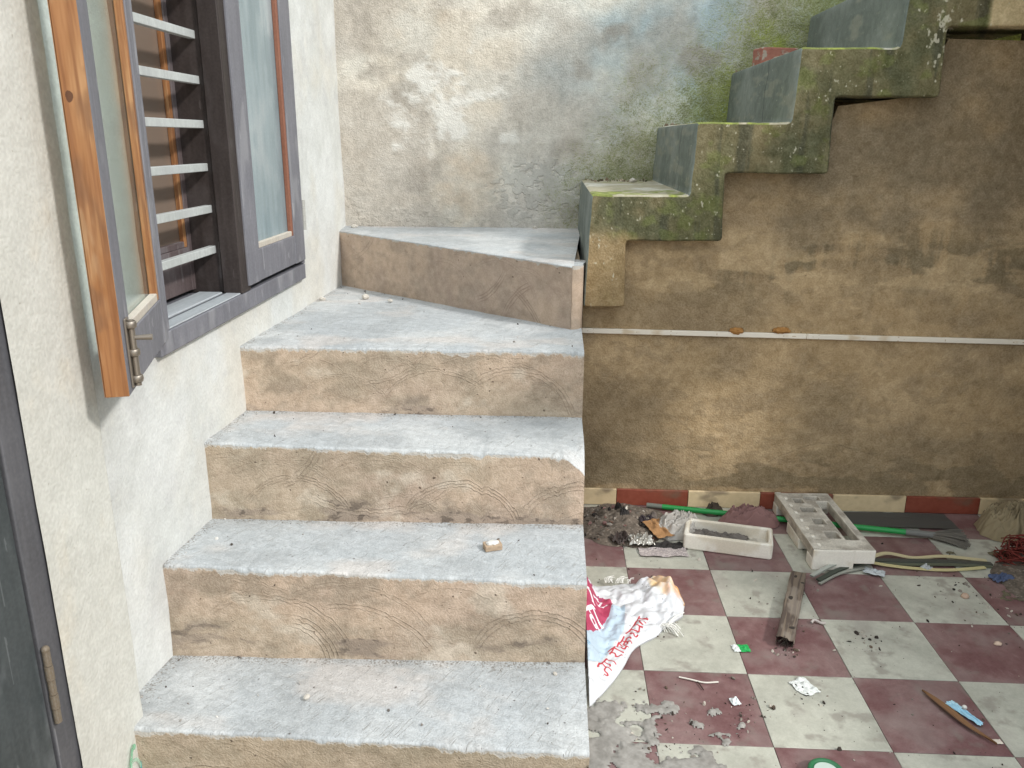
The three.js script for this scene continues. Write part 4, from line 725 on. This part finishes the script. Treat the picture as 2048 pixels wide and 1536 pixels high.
{ // batten with a broken end
  const t = thing('wooden_batten', 'short dark weathered batten with a splintered end lying on the tiles', 'batten', [0.404, 0.001, 0.402], -0.365);
  const wm = texMat(rep(makeTex(128, 512, 0.1, 0.4, (x, y, o) => { const s = fbm(x * 300, y * 10, 4), n = fbm(x * 40, y * 16, 4); o[0] = 118; o[1] = 104; o[2] = 90; mix(o, 84, 72, 64, sst(0.45, 0.65, s)); mix(o, 150, 140, 128, sst(0.55, 0.7, n) * 0.6); if (vn(x * 60 + 3, y * 40) > 0.9) mix(o, 40, 34, 30, 0.8); o[3] = s; }), 0.1), 0.9, 0.0012); wm.map.repeat.set(10, 2.5);
  mesh('batten_body', grid(24, 80, (u, v) => { const prof = [[-.017, 0], [-.017, .020], [.017, .022], [.018, 0]]; const q = u * 3, i = Math.min(2, Math.floor(q)), f = q - i; const x = lerp(prof[i][0], prof[i + 1][0], f), y = lerp(prof[i][1], prof[i + 1][1], f); const jag = v > 0.97 ? 0.018 * (vn(u * 17, 3) - 0.3) : 0; return [x + 0.002 * (fbm(v * 12, u * 3, 2) - 0.5), y + 0.0015 * (fbm(v * 20, u * 9, 2) - 0.5), v * 0.292 + jag, x * 1.0 + y, v * 0.29]; }), wm, t);
  mesh('batten_end', box(-.0165, .0175, 0.001, .0205, -0.001, 0.003, .001), wm, t);
  const gs = []; for (let k = 0; k < 26; k++) { const x = rr(-.016, .016), y = rr(.002, .02), l = rr(.006, .022); const g = new THREE.ConeGeometry(rr(.001, .0026), l, 5); g.rotateX(Math.PI / 2 + rr(-.2, .2)); g.rotateY(rr(-.5, .5)); g.translate(x, y, 0.292 + l * 0.25); gs.push(g.toNonIndexed()); }
  mesh('splinters', mergeGeometries(gs), mat(0x3c332c, 0.95), t, { kind: 'stuff' });
}
{ // bundle of flat plastic and metal strips
  const strip = (label, pts, w, h, col, rough, group) => {
    const c = new THREE.CatmullRomCurve3(pts.map(p => new THREE.Vector3(...p))); const prof = [[-w / 2, 0], [-w / 2, h], [w / 2, h], [w / 2, 0], [-w / 2, 0]];
    const g = grid(4, 40, (u, v) => { const q = c.getPointAt(v), tg = c.getTangentAt(v), s = [-tg.z, tg.x], i = Math.round(u * 4), l = Math.hypot(...s) || 1; return [q.x + s[0] / l * prof[i][0], q.y + prof[i][1], q.z + s[1] / l * prof[i][0]]; });
    one('flat_strip', g.toNonIndexed(), mat(col, rough), label, 'strip', null, 0, group).geometry.computeVertexNormals();
  };
  const G = 'flat strips beside the foam packing';
  strip('pale grey channel strip end in front of the foam packing, upper of two', [[.434, .012, .406], [.50, .013, .352], [.566, .012, .312]], .010, .004, 0xa9aba2, .5, G);
  strip('thin grey channel strip end in front of the foam packing, lower of two', [[.448, .003, .424], [.51, .003, .374], [.585, .003, .340]], .008, .003, 0x9a9a90, .5, G);
  strip('dark green flat strip between the two grey channel strips', [[.448, .006, .414], [.51, .007, .364], [.575, .006, .326], [.66, .004, .300]], .012, .003, 0x3c4238, .6, G);
  strip('upper cream strip of the bundle running right of the foam packing', [[.612, .008, .296], [.66, .010, .276], [.72, .006, .288], [.80, .006, .276], [.90, .004, .288]], .011, .003, 0xc9bd97, .55, G);
  strip('dark grey strip in the middle of the bundle right of the foam packing', [[.605, .004, .304], [.70, .006, .306], [.80, .005, .302], [.905, .003, .304]], .014, .004, 0x4a4b45, .6, G);
  strip('olive strip below the dark one in the bundle right of the foam packing', [[.60, .003, .314], [.70, .003, .318], [.80, .004, .314], [.90, .002, .314]], .010, .003, 0x5e6150, .6, G);
  strip('lower cream strip of the bundle running right of the foam packing', [[.600, .006, .316], [.64, .006, .330], [.70, .003, .336], [.78, .003, .340], [.88, .003, .322]], .009, .003, 0xcabf8e, .55, G);
  const sc = (label, x, z, w, d, col, sd) => one('tape_scrap', crumpled(w, d, 0.008, sd, 3, 16), mat(col, 0.55), label, 'scrap', [x, 0.005, z], sd, 'grey tape scraps');
  sc('grey tape scrap with a bent tail beside the foam packing corner', .598, .362, .030, .048, 0xb4b8ba, 1.1); sc('small grey tape scrap against the lower cream strip', .735, .332, .020, .022, 0xb0b2b2, 2.2);
}
// heap of cloth or thin plastic: domed disc with sharp folds
function clothHeap(w, d, h, sd, fr = 2.2) {
  return grid(96, 40, (u, v) => {
    const a = u * Math.PI * 2, r = v, cx = Math.cos(a) * r, cz = Math.sin(a) * r, wob = 0.8 + 0.45 * (fbm(Math.cos(a) * 1.7 + sd, Math.sin(a) * 1.7 + sd, 3) - 0.3);
    const qx = cx + 0.5 * n3(cx * 1.4 + sd, cz * 1.4, 3, 2), qz = cz + 0.5 * n3(cx * 1.4, cz * 1.4 + sd, 7, 2);
    const f1 = Math.abs(n3(qx * fr * 0.6 + sd, qz * fr * 2.0, 1.1, 2)), f2 = Math.abs(n3(qx * fr * 2.4 + 9, qz * fr * 0.9 + sd, 5.1, 2));
    const y = h * Math.pow(Math.max(0, 1 - r * r), 0.85) * (0.65 + 0.7 * f1 + 0.4 * f2) ;
    return [cx * w * 0.5 * wob + 0.004 * f2, Math.max(0.0006, y), cz * d * 0.5 * wob, cx * w, cz * d];
  });
}
// ---- rubbish in the corner by the stairs
const crumple = (name, geo, m, label, cat, pos, ry = 0, group) => one(name, geo, m, label, cat, pos, ry, group);
{
  const soilTex = makeTex(256, 256, 0.2, 0.2, (x, y, o) => { const f = fbm(x * 90, y * 90, 4), s = vn(x * 260, y * 260); o[0] = 62 + f * 50 + s * 26; o[1] = 55 + f * 46 + s * 24; o[2] = 48 + f * 42 + s * 22; if (s > 0.86) mix(o, 150, 140, 128, 0.7); o[3] = f * 0.6 + s * 0.4; });
  const soil = texMat(soilTex, 0.97, 0.005);
  const heap = (label, cx, cz, rx, rz, h, sd) => { const g = grid(70, 60, (u, v) => { const a = u * Math.PI * 2, r = v; const wob = 0.75 + 0.5 * fbm(Math.cos(a) * 2 + sd, Math.sin(a) * 2 + sd, 3); const x = Math.cos(a) * r * rx * wob, z = Math.sin(a) * r * rz * wob; const y = h * Math.pow(1 - r, 0.8) * (0.5 + fbm(x * 30 + sd, z * 30, 4)) + 0.004 * (1 - r) * n3(x * 120, z * 120, sd, 2); return [x + cx, Math.max(0.0005, y), z + cz, x / 0.2, z / 0.2]; }); const o = one('dirt_heap', g, soil, label, 'dirt'); o.userData.kind = 'stuff'; };
  heap('dark heap of ash and dirt in the corner between stairs and skirting', 0.005, 0.130, 0.135, 0.125, 0.036, 3.3);
  heap('dark dirt heap on the floor at the right edge', 1.02, 0.40, 0.15, 0.17, 0.030, 9.1);
  one('foam_shard', (() => { const g = new THREE.ConeGeometry(0.020, 0.042, 5, 6); const p = g.attributes.position; for (let i = 0; i < p.count; i++) { const y = p.getY(i); p.setXYZ(i, p.getX(i) * (1 + 0.2 * n3(i, 1, 2, 1)) + (y > 0 ? -0.006 : 0), y, p.getZ(i) * 0.45); } g.computeVertexNormals(); g.translate(0, 0.02, 0); return g; })(), foam, 'pointed white foam shard standing in the dirt heap', 'shard', [0.012, 0.014, 0.128], 0.3).rotation.z = -0.35;
  crumple('cardboard_piece', crumpled(0.052, 0.075, 0.008, 6.2, 2.2, 24, (u, v) => 0.016 * (1 - v)), texMat(rep(makeTex(128, 128, 0.1, 0.1, (x, y, o) => { const f = fbm(x * 120, y * 40, 3); o[0] = 142 + f * 30; o[1] = 104 + f * 26; o[2] = 66 + f * 22; o[3] = f; }), 0.1), 0.9, 0.001), 'torn brown cardboard piece lying on the dirt heap', 'cardboard', [0.098, 0.014, 0.195], 0.5);
  const foil = mat(0xb9b6ae, 0.28, { metalness: 0.6 });
  crumple('foil_packet', crumpled(0.066, 0.048, 0.022, 7.7, 4, 36, (u, v) => 0.010), foil, 'crumpled silver foil packet in front of the dirt heap', 'packet', [0.046, 0.001, 0.246], 0.1);
  crumple('dark_packet', crumpled(0.050, 0.045, 0.024, 3.7, 3, 30, () => 0.008), mat(0x3b302c, 0.6), 'dark brown crumpled packet left of the silver foil packet', 'packet', [-0.006, 0.001, 0.236], 0.6);
  const plas = new THREE.MeshPhysicalMaterial({ color: new THREE.Color().setRGB(0.46, 0.43, 0.39), roughness: 0.34, side: THREE.DoubleSide });
  crumple('plastic_bag', clothHeap(0.15, 0.12, 0.056, 12.1, 2.6), plas, 'crumpled translucent grey plastic bag behind the foam tray', 'bag', [0.155, 0.001, 0.165], 0.4);
  crumple('dark_scrap', crumpled(0.09, 0.035, 0.014, 1.9, 3, 26), mat(0x2b2725, 0.8), 'charred black scrap under the left end of the foam tray', 'scrap', [0.118, 0.001, 0.255], 0.1);
  crumple('rag', clothHeap(0.19, 0.085, 0.056, 9.4, 2.2), mat(0x8d6a66, 0.92), 'crumpled dusty pink rag against the cream skirting tile', 'rag', [0.350, 0.001, 0.106], 0.06);
  crumple('dark_rag', clothHeap(0.07, 0.05, 0.030, 22.1, 2.4), mat(0x4a3f34, 0.95), 'small dark brown cloth lump left of the pink rag', 'rag', [0.268, 0.001, 0.048], 0.3);
  const np = makeTex(256, 128, 0.14, 0.06, (x, y, o) => { const f = fbm(x * 80, y * 80, 3); o[0] = 176 + f * 20; o[1] = 166 + f * 20; o[2] = 164 + f * 16; if ((y * 160) % 1 < 0.45 && vn(x * 320, Math.floor(y * 160) * 7.3) > 0.42) mix(o, 96, 84, 92, 0.6); o[3] = 0.5; });
  crumple('newspaper_scrap', grid(24, 12, (u, v) => [(u - .5) * .122 + .006 * (fbm(v * 6, 2, 2) - .5), 0.002 + 0.003 * vn(u * 6, v * 4), (v - .5) * .045 + .01 * (fbm(u * 7, 5, 2) - .5), u, v]), texMat(np, 0.9, 0.0003), 'flat printed newspaper scrap in front of the dirt heap', 'newspaper', [0.098, 0.0005, 0.288], 0.05);
  for (let k = 0; k < 9; k++) { const a = rr(0, 6.28), r = Math.sqrt(rnd()), w = rr(0.018, 0.05); one('rubbish_scrap', k % 3 ? crumpled(w, w * rr(0.5, 1), rr(0.008, 0.02), k * 3.3, 3, 14) : clothHeap(w, w * 0.8, rr(0.012, 0.022), k * 2.7), mat([0x2c2826, 0x4b423a, 0x6b6259, 0x7a6f68, 0x382f33, 0x8a8178][k % 6], 0.8), 'small dark crumpled scrap in the rubbish between stairs and skirting', 'scrap', [0.02 + Math.cos(a) * r * 0.09, 0.010 + 0.026 * (1 - r), 0.13 + Math.sin(a) * r * 0.09], rr(0, 6), 'scraps in the corner rubbish'); }
  one('dark_sheet', grid(30, 16, (u, v) => [(u - .5) * .28, 0.003 + 0.004 * fbm(u * 5, v * 4, 3), (v - .5) * .092 + .006 * fbm(u * 9, 1, 2), u, v]), mat(0x4c4a46, 0.85), 'flat dark grey sheet lying along the skirting right of the foam packing', 'sheet', [0.775, 0.0005, 0.066]);
  crumple('beige_sack', clothHeap(0.18, 0.16, 0.085, 31.4, 2.0), mat(0x8f8166, 0.95), 'crumpled beige cloth bundle against the skirting at the right edge', 'bundle', [1.035, 0.001, 0.115], 0.2);
  { const gs = []; for (let k = 0; k < 150; k++) { const a = rr(0, 6.28), r = rr(0.02, 0.075), y = rr(0.004, 0.05); gs.push(tube([[Math.cos(a) * r, y, Math.sin(a) * r * .9], [Math.cos(a + .6) * r * .8, y + rr(-.01, .016), Math.sin(a + .6) * r * .8], [Math.cos(a + 1.3) * r, Math.max(.003, y + rr(-.02, .01)), Math.sin(a + 1.3) * r * .9]], 0.0016, 6, 4)); } one('red_netting', mergeGeometries(gs), mat(0x6e2a22, 0.9), 'tangled red netting heaped at the right edge', 'netting', [0.995, 0.001, 0.285]); }
  crumple('blue_scrap', crumpled(0.055, 0.03, 0.014, 5.1, 3, 20), mat(0x4a5572, 0.8), 'crumpled blue plastic scrap below the red netting', 'scrap', [0.895, 0.003, 0.372], 0.2);
}
// ---- small litter on the open tiles
{
  const w = thing('wrapper', 'small green and white wrapper on a red tile', 'wrapper', [0.206, 0.0015, 0.690], 0.1);
  mesh('green_half', crumpled(0.022, 0.026, 0.006, 1.2, 2, 10), mat(0x1fa050, 0.45), w).position.x = 0.008; mesh('white_half', crumpled(0.014, 0.024, 0.006, 2.2, 2, 10), mat(0xdfe3e0, 0.5), w).position.x = -0.009;
  one('paper_scrap', crumpled(0.038, 0.048, 0.010, 3.4, 2.2, 20), mat(0xdadcd8, 0.85), 'torn white paper scrap on a pale tile', 'paper', [0.303, 0.001, 0.808], 0.5);
  one('paper_bit', crumpled(0.017, 0.020, 0.009, 5.4, 2.5, 12), mat(0xdfe4e4, 0.8), 'tiny crumpled white paper bit on a red tile', 'paper', [0.160, 0.001, 0.859], 0.2);
  one('string', tube([[.066, .002, .792], [.086, .003, .799], [.112, .002, .806], [.140, .002, .803]], 0.0017, 24, 6), mat(0xd8d2c8, 0.8), 'short curved white string on a red tile', 'string');
  one('twig', tube([[.099, .002, .803], [.103, .003, .815], [.107, .002, .828]], 0.0011, 8, 5), mat(0x3a2c26, 0.9), 'short dark twig crossing below the white string', 'twig');
  one('paper_curl', tube([[.380, .004, .590], [.388, .007, .583], [.402, .004, .590], [.410, .004, .588]], 0.003, 16, 6), mat(0xb9b0aa, 0.8), 'pale paper curl right of the batten', 'paper');
  const tw = thing('blue_tube', 'squeezed pale blue tube with a round cap on a red tile', 'tube', [0.572, 0.001, 0.872], -1.05);
  mesh('tube_body', crumpled(0.066, 0.014, 0.008, 1.8, 2, 20, (u, v) => 0.004), mat(0x9cc9dd, 0.45), tw); const cap = new THREE.SphereGeometry(0.0045, 12, 8); cap.translate(-0.010, 0.005, -0.014); mesh('cap', cap, mat(0xd8d4cc, 0.5), tw); mesh('fold', crumpled(0.022, 0.02, 0.006, 2.8, 2, 10), mat(0xb5d9e6, 0.45), tw).position.set(-0.024, 0.002, -0.004);
  one('dry_leaf', grid(6, 40, (u, v) => { const c = new THREE.CatmullRomCurve3([[.523, .002, .808], [.543, .005, .862], [.564, .004, .912], [.590, .003, .950]].map(p => new THREE.Vector3(...p))), q = c.getPointAt(v), wd = 0.0065 * Math.sin(Math.PI * Math.pow(v, 0.8)) + 0.0006; return [q.x + (u - .5) * 2 * wd, q.y + 0.004 * Math.abs(u - .5) * 2, q.z - (u - .5) * wd]; }), mat(0x7c5a3c, 0.85), 'long narrow dry brown leaf beside the pale blue tube', 'leaf');
  one('flower_bit', crumpled(0.014, 0.012, 0.005, 8.1, 2, 8), mat(0xd3c7b8, 0.8), 'small cream petal at the tip of the dry leaf', 'petal', [0.597, 0.001, 0.940]);
  const lidT = thing('bottle_lid', 'round green plastic lid cut off by the bottom edge', 'lid', [0.270, 0.001, 1.040]);
  mesh('lid_rim', new THREE.LatheGeometry([[0.026, 0], [0.029, 0.001], [0.0295, 0.012], [0.027, 0.0145], [0.022, 0.0142], [0.021, 0.011], [0.0, 0.011]].map(p => new THREE.Vector2(...p)), 40), mat(0x2d6a45, 0.45), lidT);
  mesh('lid_seal', (() => { const g = new THREE.CylinderGeometry(0.0195, 0.0195, 0.001, 32); g.translate(0, 0.0118, 0); return g; })(), mat(0xb8c4bb, 0.6), lidT);
  one('snail_shell', blob(0.009, 0.008, 0.008, 0.3, 2, 5.2, 5), mat(0xb59a86, 0.6), 'small pinkish snail shell on the pale tile near the dirt', 'shell', [0.768, 0.0005, 0.458]);
  one('broken_shell', blob(0.008, 0.005, 0.006, 0.4, 2, 6.2, 5), mat(0xc9b09c, 0.7), 'broken cream shell bit on the red tile at the right', 'shell', [0.748, 0.0005, 0.643]);
  // crumbs nobody could count
  const cr = (name, label, n, col, place, s0, s1) => { const g = new THREE.IcosahedronGeometry(1, 0); const im = new THREE.InstancedMesh(g, mat(0xffffff, 0.95), n); im.name = name; im.userData = { label, category: 'crumbs', kind: 'stuff' }; im.castShadow = im.receiveShadow = true; const d = new THREE.Object3D(), C = new THREE.Color(); for (let k = 0; k < n; k++) { const [x, y, z] = place(); const s = s0 + (s1 - s0) * Math.pow(rnd(), 3); d.position.set(x, y + s * 0.3, z); d.rotation.set(rr(0, 6), rr(0, 6), rr(0, 6)); d.scale.set(s * rr(0.6, 2.0), s * rr(0.3, 0.8), s * rr(0.6, 1.6)); d.updateMatrix(); im.setMatrixAt(k, d.matrix); const q = rnd(); C.set(col[Math.floor(rnd() * col.length)]).multiplyScalar(rr(0.7, 1.2)); im.setColorAt(k, C); } scene.add(im); };
  const clusters = [[.31, .83, .035], [.47, .65, .04], [.19, .88, .04], [.05, .62, .05], [.34, .50, .12], [.30, .69, .03], [.1, .92, .08], [.9, .45, .15], [.0, .95, .08], [.80, .42, .12], [.85, .5, .12], [.95, .35, .2]];
  cr('floor_crumbs', 'dark crumbs and grit scattered over the chequered tiles', 700, [0x2f2823, 0x3f362f, 0x5a4c40, 0x8a8278, 0xb8b0a4], () => { if (rnd() < 0.5) { const c = clusters[Math.floor(rnd() * clusters.length)]; const a = rr(0, 6.28), r = Math.sqrt(rnd()) * c[2]; return [c[0] + Math.cos(a) * r, 0, c[1] + Math.sin(a) * r]; } return [rr(-.1, 1.2), 0, rr(.2, 1.3)]; }, 0.0008, 0.0042);
  cr('heap_bits', 'bits of ash, leaf and plaster strewn on the dirt heap', 420, [0x2a2522, 0x4a423a, 0x6d655c, 0x9a9288, 0x7a5a4a, 0x8d6a66], () => { const a = rr(0, 6.28), r = Math.sqrt(rnd()); return [Math.max(-.108, 0.0 + Math.cos(a) * r * 0.125), 0.030 * (1 - r) + 0.004, 0.135 + Math.sin(a) * r * 0.115]; }, 0.0015, 0.007);
  cr('step_grit', 'loose grit lying on the treads', 140, [0x4d463f, 0x77706a, 0xa9a49e, 0xc9c5be], () => { const k = Math.floor(rnd() * 4), s = steps[k], nz = k < 3 ? steps[k + 1][1] : 0.11, x = XL + 0.01 + Math.pow(rnd(), 1.6) * (W - 0.03), zb = k < 3 ? nz : r5z(x), z = zb + 0.006 + Math.pow(rnd(), 2.2) * (s[1] - zb - 0.02); const yb = k < 3 ? lerp(steps[k + 1][4], steps[k + 1][5], (x - XL) / W) : lerp(0.51, 0.539, (x - XL) / W), yf = lerp(s[2], s[3], (x - XL) / W); return [x, lerp(yb, yf, (z - zb) / (s[1] - zb)) + 0.001, z]; }, 0.0008, 0.0032);
  cr('leaf_litter', 'brown leaf litter along the back of the upper treads', 150, [0x6a5a48, 0x8a7a66, 0xa89c8a, 0x5a5a40], () => { const k = Math.floor(rnd() * 3), x0 = [-.09, .155, .39][k], y = [0.874, 1.050, 1.221][k]; return [x0 + rnd() * 0.22, y, ZB + 0.01 + Math.pow(rnd(), 2) * 0.12]; }, 0.002, 0.007);
}
{ // mortar droppings smeared over the tiles beside the lowest step
  const mt = texMat(makeTex(256, 256, 0.2, 0.2, (x, y, o) => { const f = fbm(x * 70, y * 70, 4), s = vn(x * 300, y * 300); o[0] = 142 + (f - .5) * 60 + s * 10; o[1] = 138 + (f - .5) * 60 + s * 10; o[2] = 132 + (f - .5) * 60 + s * 10; o[3] = f; }), 0.97, 0.003);
  const spread = (name, label, cat, m, N, x0, z0, wx, wz, val, hh) => {
    const pos = [], uv = [], idx = [], id = new Map();
    const vert = (i, j) => { const k = i * 1000 + j; if (id.has(k)) return id.get(k); const x = x0 + wx * i / N, z = z0 + wz * j / N, v = val(x, z); pos.push(x, Math.max(-0.001, 0.0011 + Math.min(hh, v * hh * 9) + hh * 0.4 * (fbm(x * 120, z * 120, 2) - 0.5)), z); uv.push(x / 0.2, z / 0.2); const n = pos.length / 3 - 1; id.set(k, n); return n; };
    for (let i = 0; i < N; i++) for (let j = 0; j < N; j++) { if (val(x0 + wx * (i + .5) / N, z0 + wz * (j + .5) / N) < 0) continue; const a = vert(i, j), b = vert(i + 1, j), c = vert(i + 1, j + 1), d = vert(i, j + 1); idx.push(a, d, c, a, c, b); }
    const g = new THREE.BufferGeometry(); g.setAttribute('position', new THREE.Float32BufferAttribute(pos, 3)); g.setAttribute('uv', new THREE.Float32BufferAttribute(uv, 2)); g.setIndex(idx); g.computeVertexNormals();
    one(name, g, m, label, cat).userData.kind = 'stuff';
  };
  spread('mortar_smear', 'rough grey mortar droppings smeared on the tiles beside the lowest step', 'mortar', mt, 150, XR - 0.003, 0.84, 0.30, 0.44, (x, z) => fbm(x * 26 + 4, z * 26, 5) * 0.95 + fbm(x * 110, z * 110, 2) * 0.16 - 0.56 + (-0.07 + Math.max(0, z - 0.86) * 0.55 - x) * 1.3 - Math.max(0, 0.87 - z) * 3, 0.0035);
  const dm = texMat(makeTex(256, 256, 0.2, 0.2, (x, y, o) => { const f = fbm(x * 80, y * 80, 4), q = vn(x * 330, y * 330); o[0] = 72 + f * 40 + q * 14; o[1] = 68 + f * 36 + q * 13; o[2] = 52 + f * 30 + q * 12; o[3] = f; }), 0.97, 0.003);
  spread('dirt_film', 'dark olive dirt spread thinly over the tiles at the right edge', 'dirt', dm, 170, 0.66, 0.20, 0.60, 0.50, (x, z) => fbm(x * 20 + 14, z * 20, 5) * 0.8 + fbm(x * 120, z * 120, 2) * 0.22 - 0.58 + (x - 0.90 + 0.10 * Math.sin(z * 12)) * 0.9 - Math.abs(z - 0.42) * 0.5, 0.003);
}
// ---- stones and fragments left on the steps
{
  const stoneTex = texMat(rep(makeTex(64, 64, 0.05, 0.05, (x, y, o) => { const f = fbm(x * 300, y * 300, 3); o[0] = 170 + f * 50; o[1] = 164 + f * 50; o[2] = 154 + f * 50; o[3] = f; }), 0.05), 0.95, 0.001);
  const st = (label, x, y, z, r, sd, m = stoneTex) => { const g = new THREE.DodecahedronGeometry(r, 1); const p = g.attributes.position; for (let i = 0; i < p.count; i++) { const a = p.getX(i), b = p.getY(i), c = p.getZ(i), k = 1 + 0.35 * n3(a / r + sd, b / r, c / r, 2); p.setXYZ(i, a * k * 1.15, b * k * 0.75, c * k); } g.computeVertexNormals(); one('stone', g, m, label, 'stone', [x, y + r * 0.5, z], sd, 'loose stones on the steps'); };
  st('largest white stone on the wide turning tread', -0.784, 0.522, -0.352, 0.011, 1.5); st('small pale stone right of the largest on the turning tread', -0.693, 0.525, -0.288, 0.007, 2.5); st('pale stone at the wall end of the turning tread', -0.916, 0.517, -0.330, 0.009, 3.5);
  st('tiny white chip in the middle of the lowest full tread', -0.625, 0.034, 0.935, 0.0055, 4.5); st('tiny white chip at the right end of the lowest full tread', -0.176, 0.031, 0.838, 0.004, 5.5);
  st('cream stone in the far left corner of the top kite tread', -0.893, 0.706, -0.700, 0.009, 6.5); st('pale stone against the back wall on the kite tread', -0.259, 0.706, -0.716, 0.009, 7.5); st('white pebble on the first mossy tread of the upper flight', 0.06, 0.874, -0.60, 0.010, 8.5);
  const b = thing('mortar_fragment', 'squarish broken tile fragment on the second tread from the bottom', 'fragment', [-0.307, 0.207, 0.676], 0.35);
  const sh = rrect(-0.018, -0.012, 0.036, 0.024, 0.003); mesh('fragment_body', ext(sh, 0.012, 0.0012), texMat(rep(makeTex(64, 64, 0.05, 0.05, (x, y, o) => { const f = fbm(x * 200, y * 200, 3); o[0] = 150 + f * 40; o[1] = 130 + f * 36; o[2] = 110 + f * 30; o[3] = f; }), 0.05), 0.9, 0.001), b);
  const top = blob(0.015, 0.004, 0.010, 0.4, 2, 4.4, 4); top.translate(0, 0.0115, 0); mesh('lime_crust', top, mat(0xd6d4cf, 0.95), b);
  const br = thing('brick_fragment', 'broken red brick lying on the third mossy tread by the back wall', 'brick', [0.485, 1.222, -0.60], 0.15);
  const bg = new RoundedBoxGeometry(0.115, 0.062, 0.085, 4, 0.008); const bp = bg.attributes.position; for (let i = 0; i < bp.count; i++) { const x = bp.getX(i), y = bp.getY(i), z = bp.getZ(i); const k = 0.006 * n3(x * 40, y * 40, z * 40, 2); bp.setXYZ(i, x + k, y + k * 0.6, z + k); } bg.translate(0, 0.030, 0);
  mesh('brick_body', bg, texMat(makeTex(128, 128, 0.1, 0.1, (x, y, o) => { const f = fbm(x * 90, y * 90, 4); o[0] = 132 + f * 40; o[1] = 84 + f * 34; o[2] = 72 + f * 30; mix(o, 160, 150, 138, sst(0.58, 0.7, fbm(x * 40 + 3, y * 40, 3))); o[3] = f; }), 0.95, 0.002), br);
}
renderer.render(scene, camera);
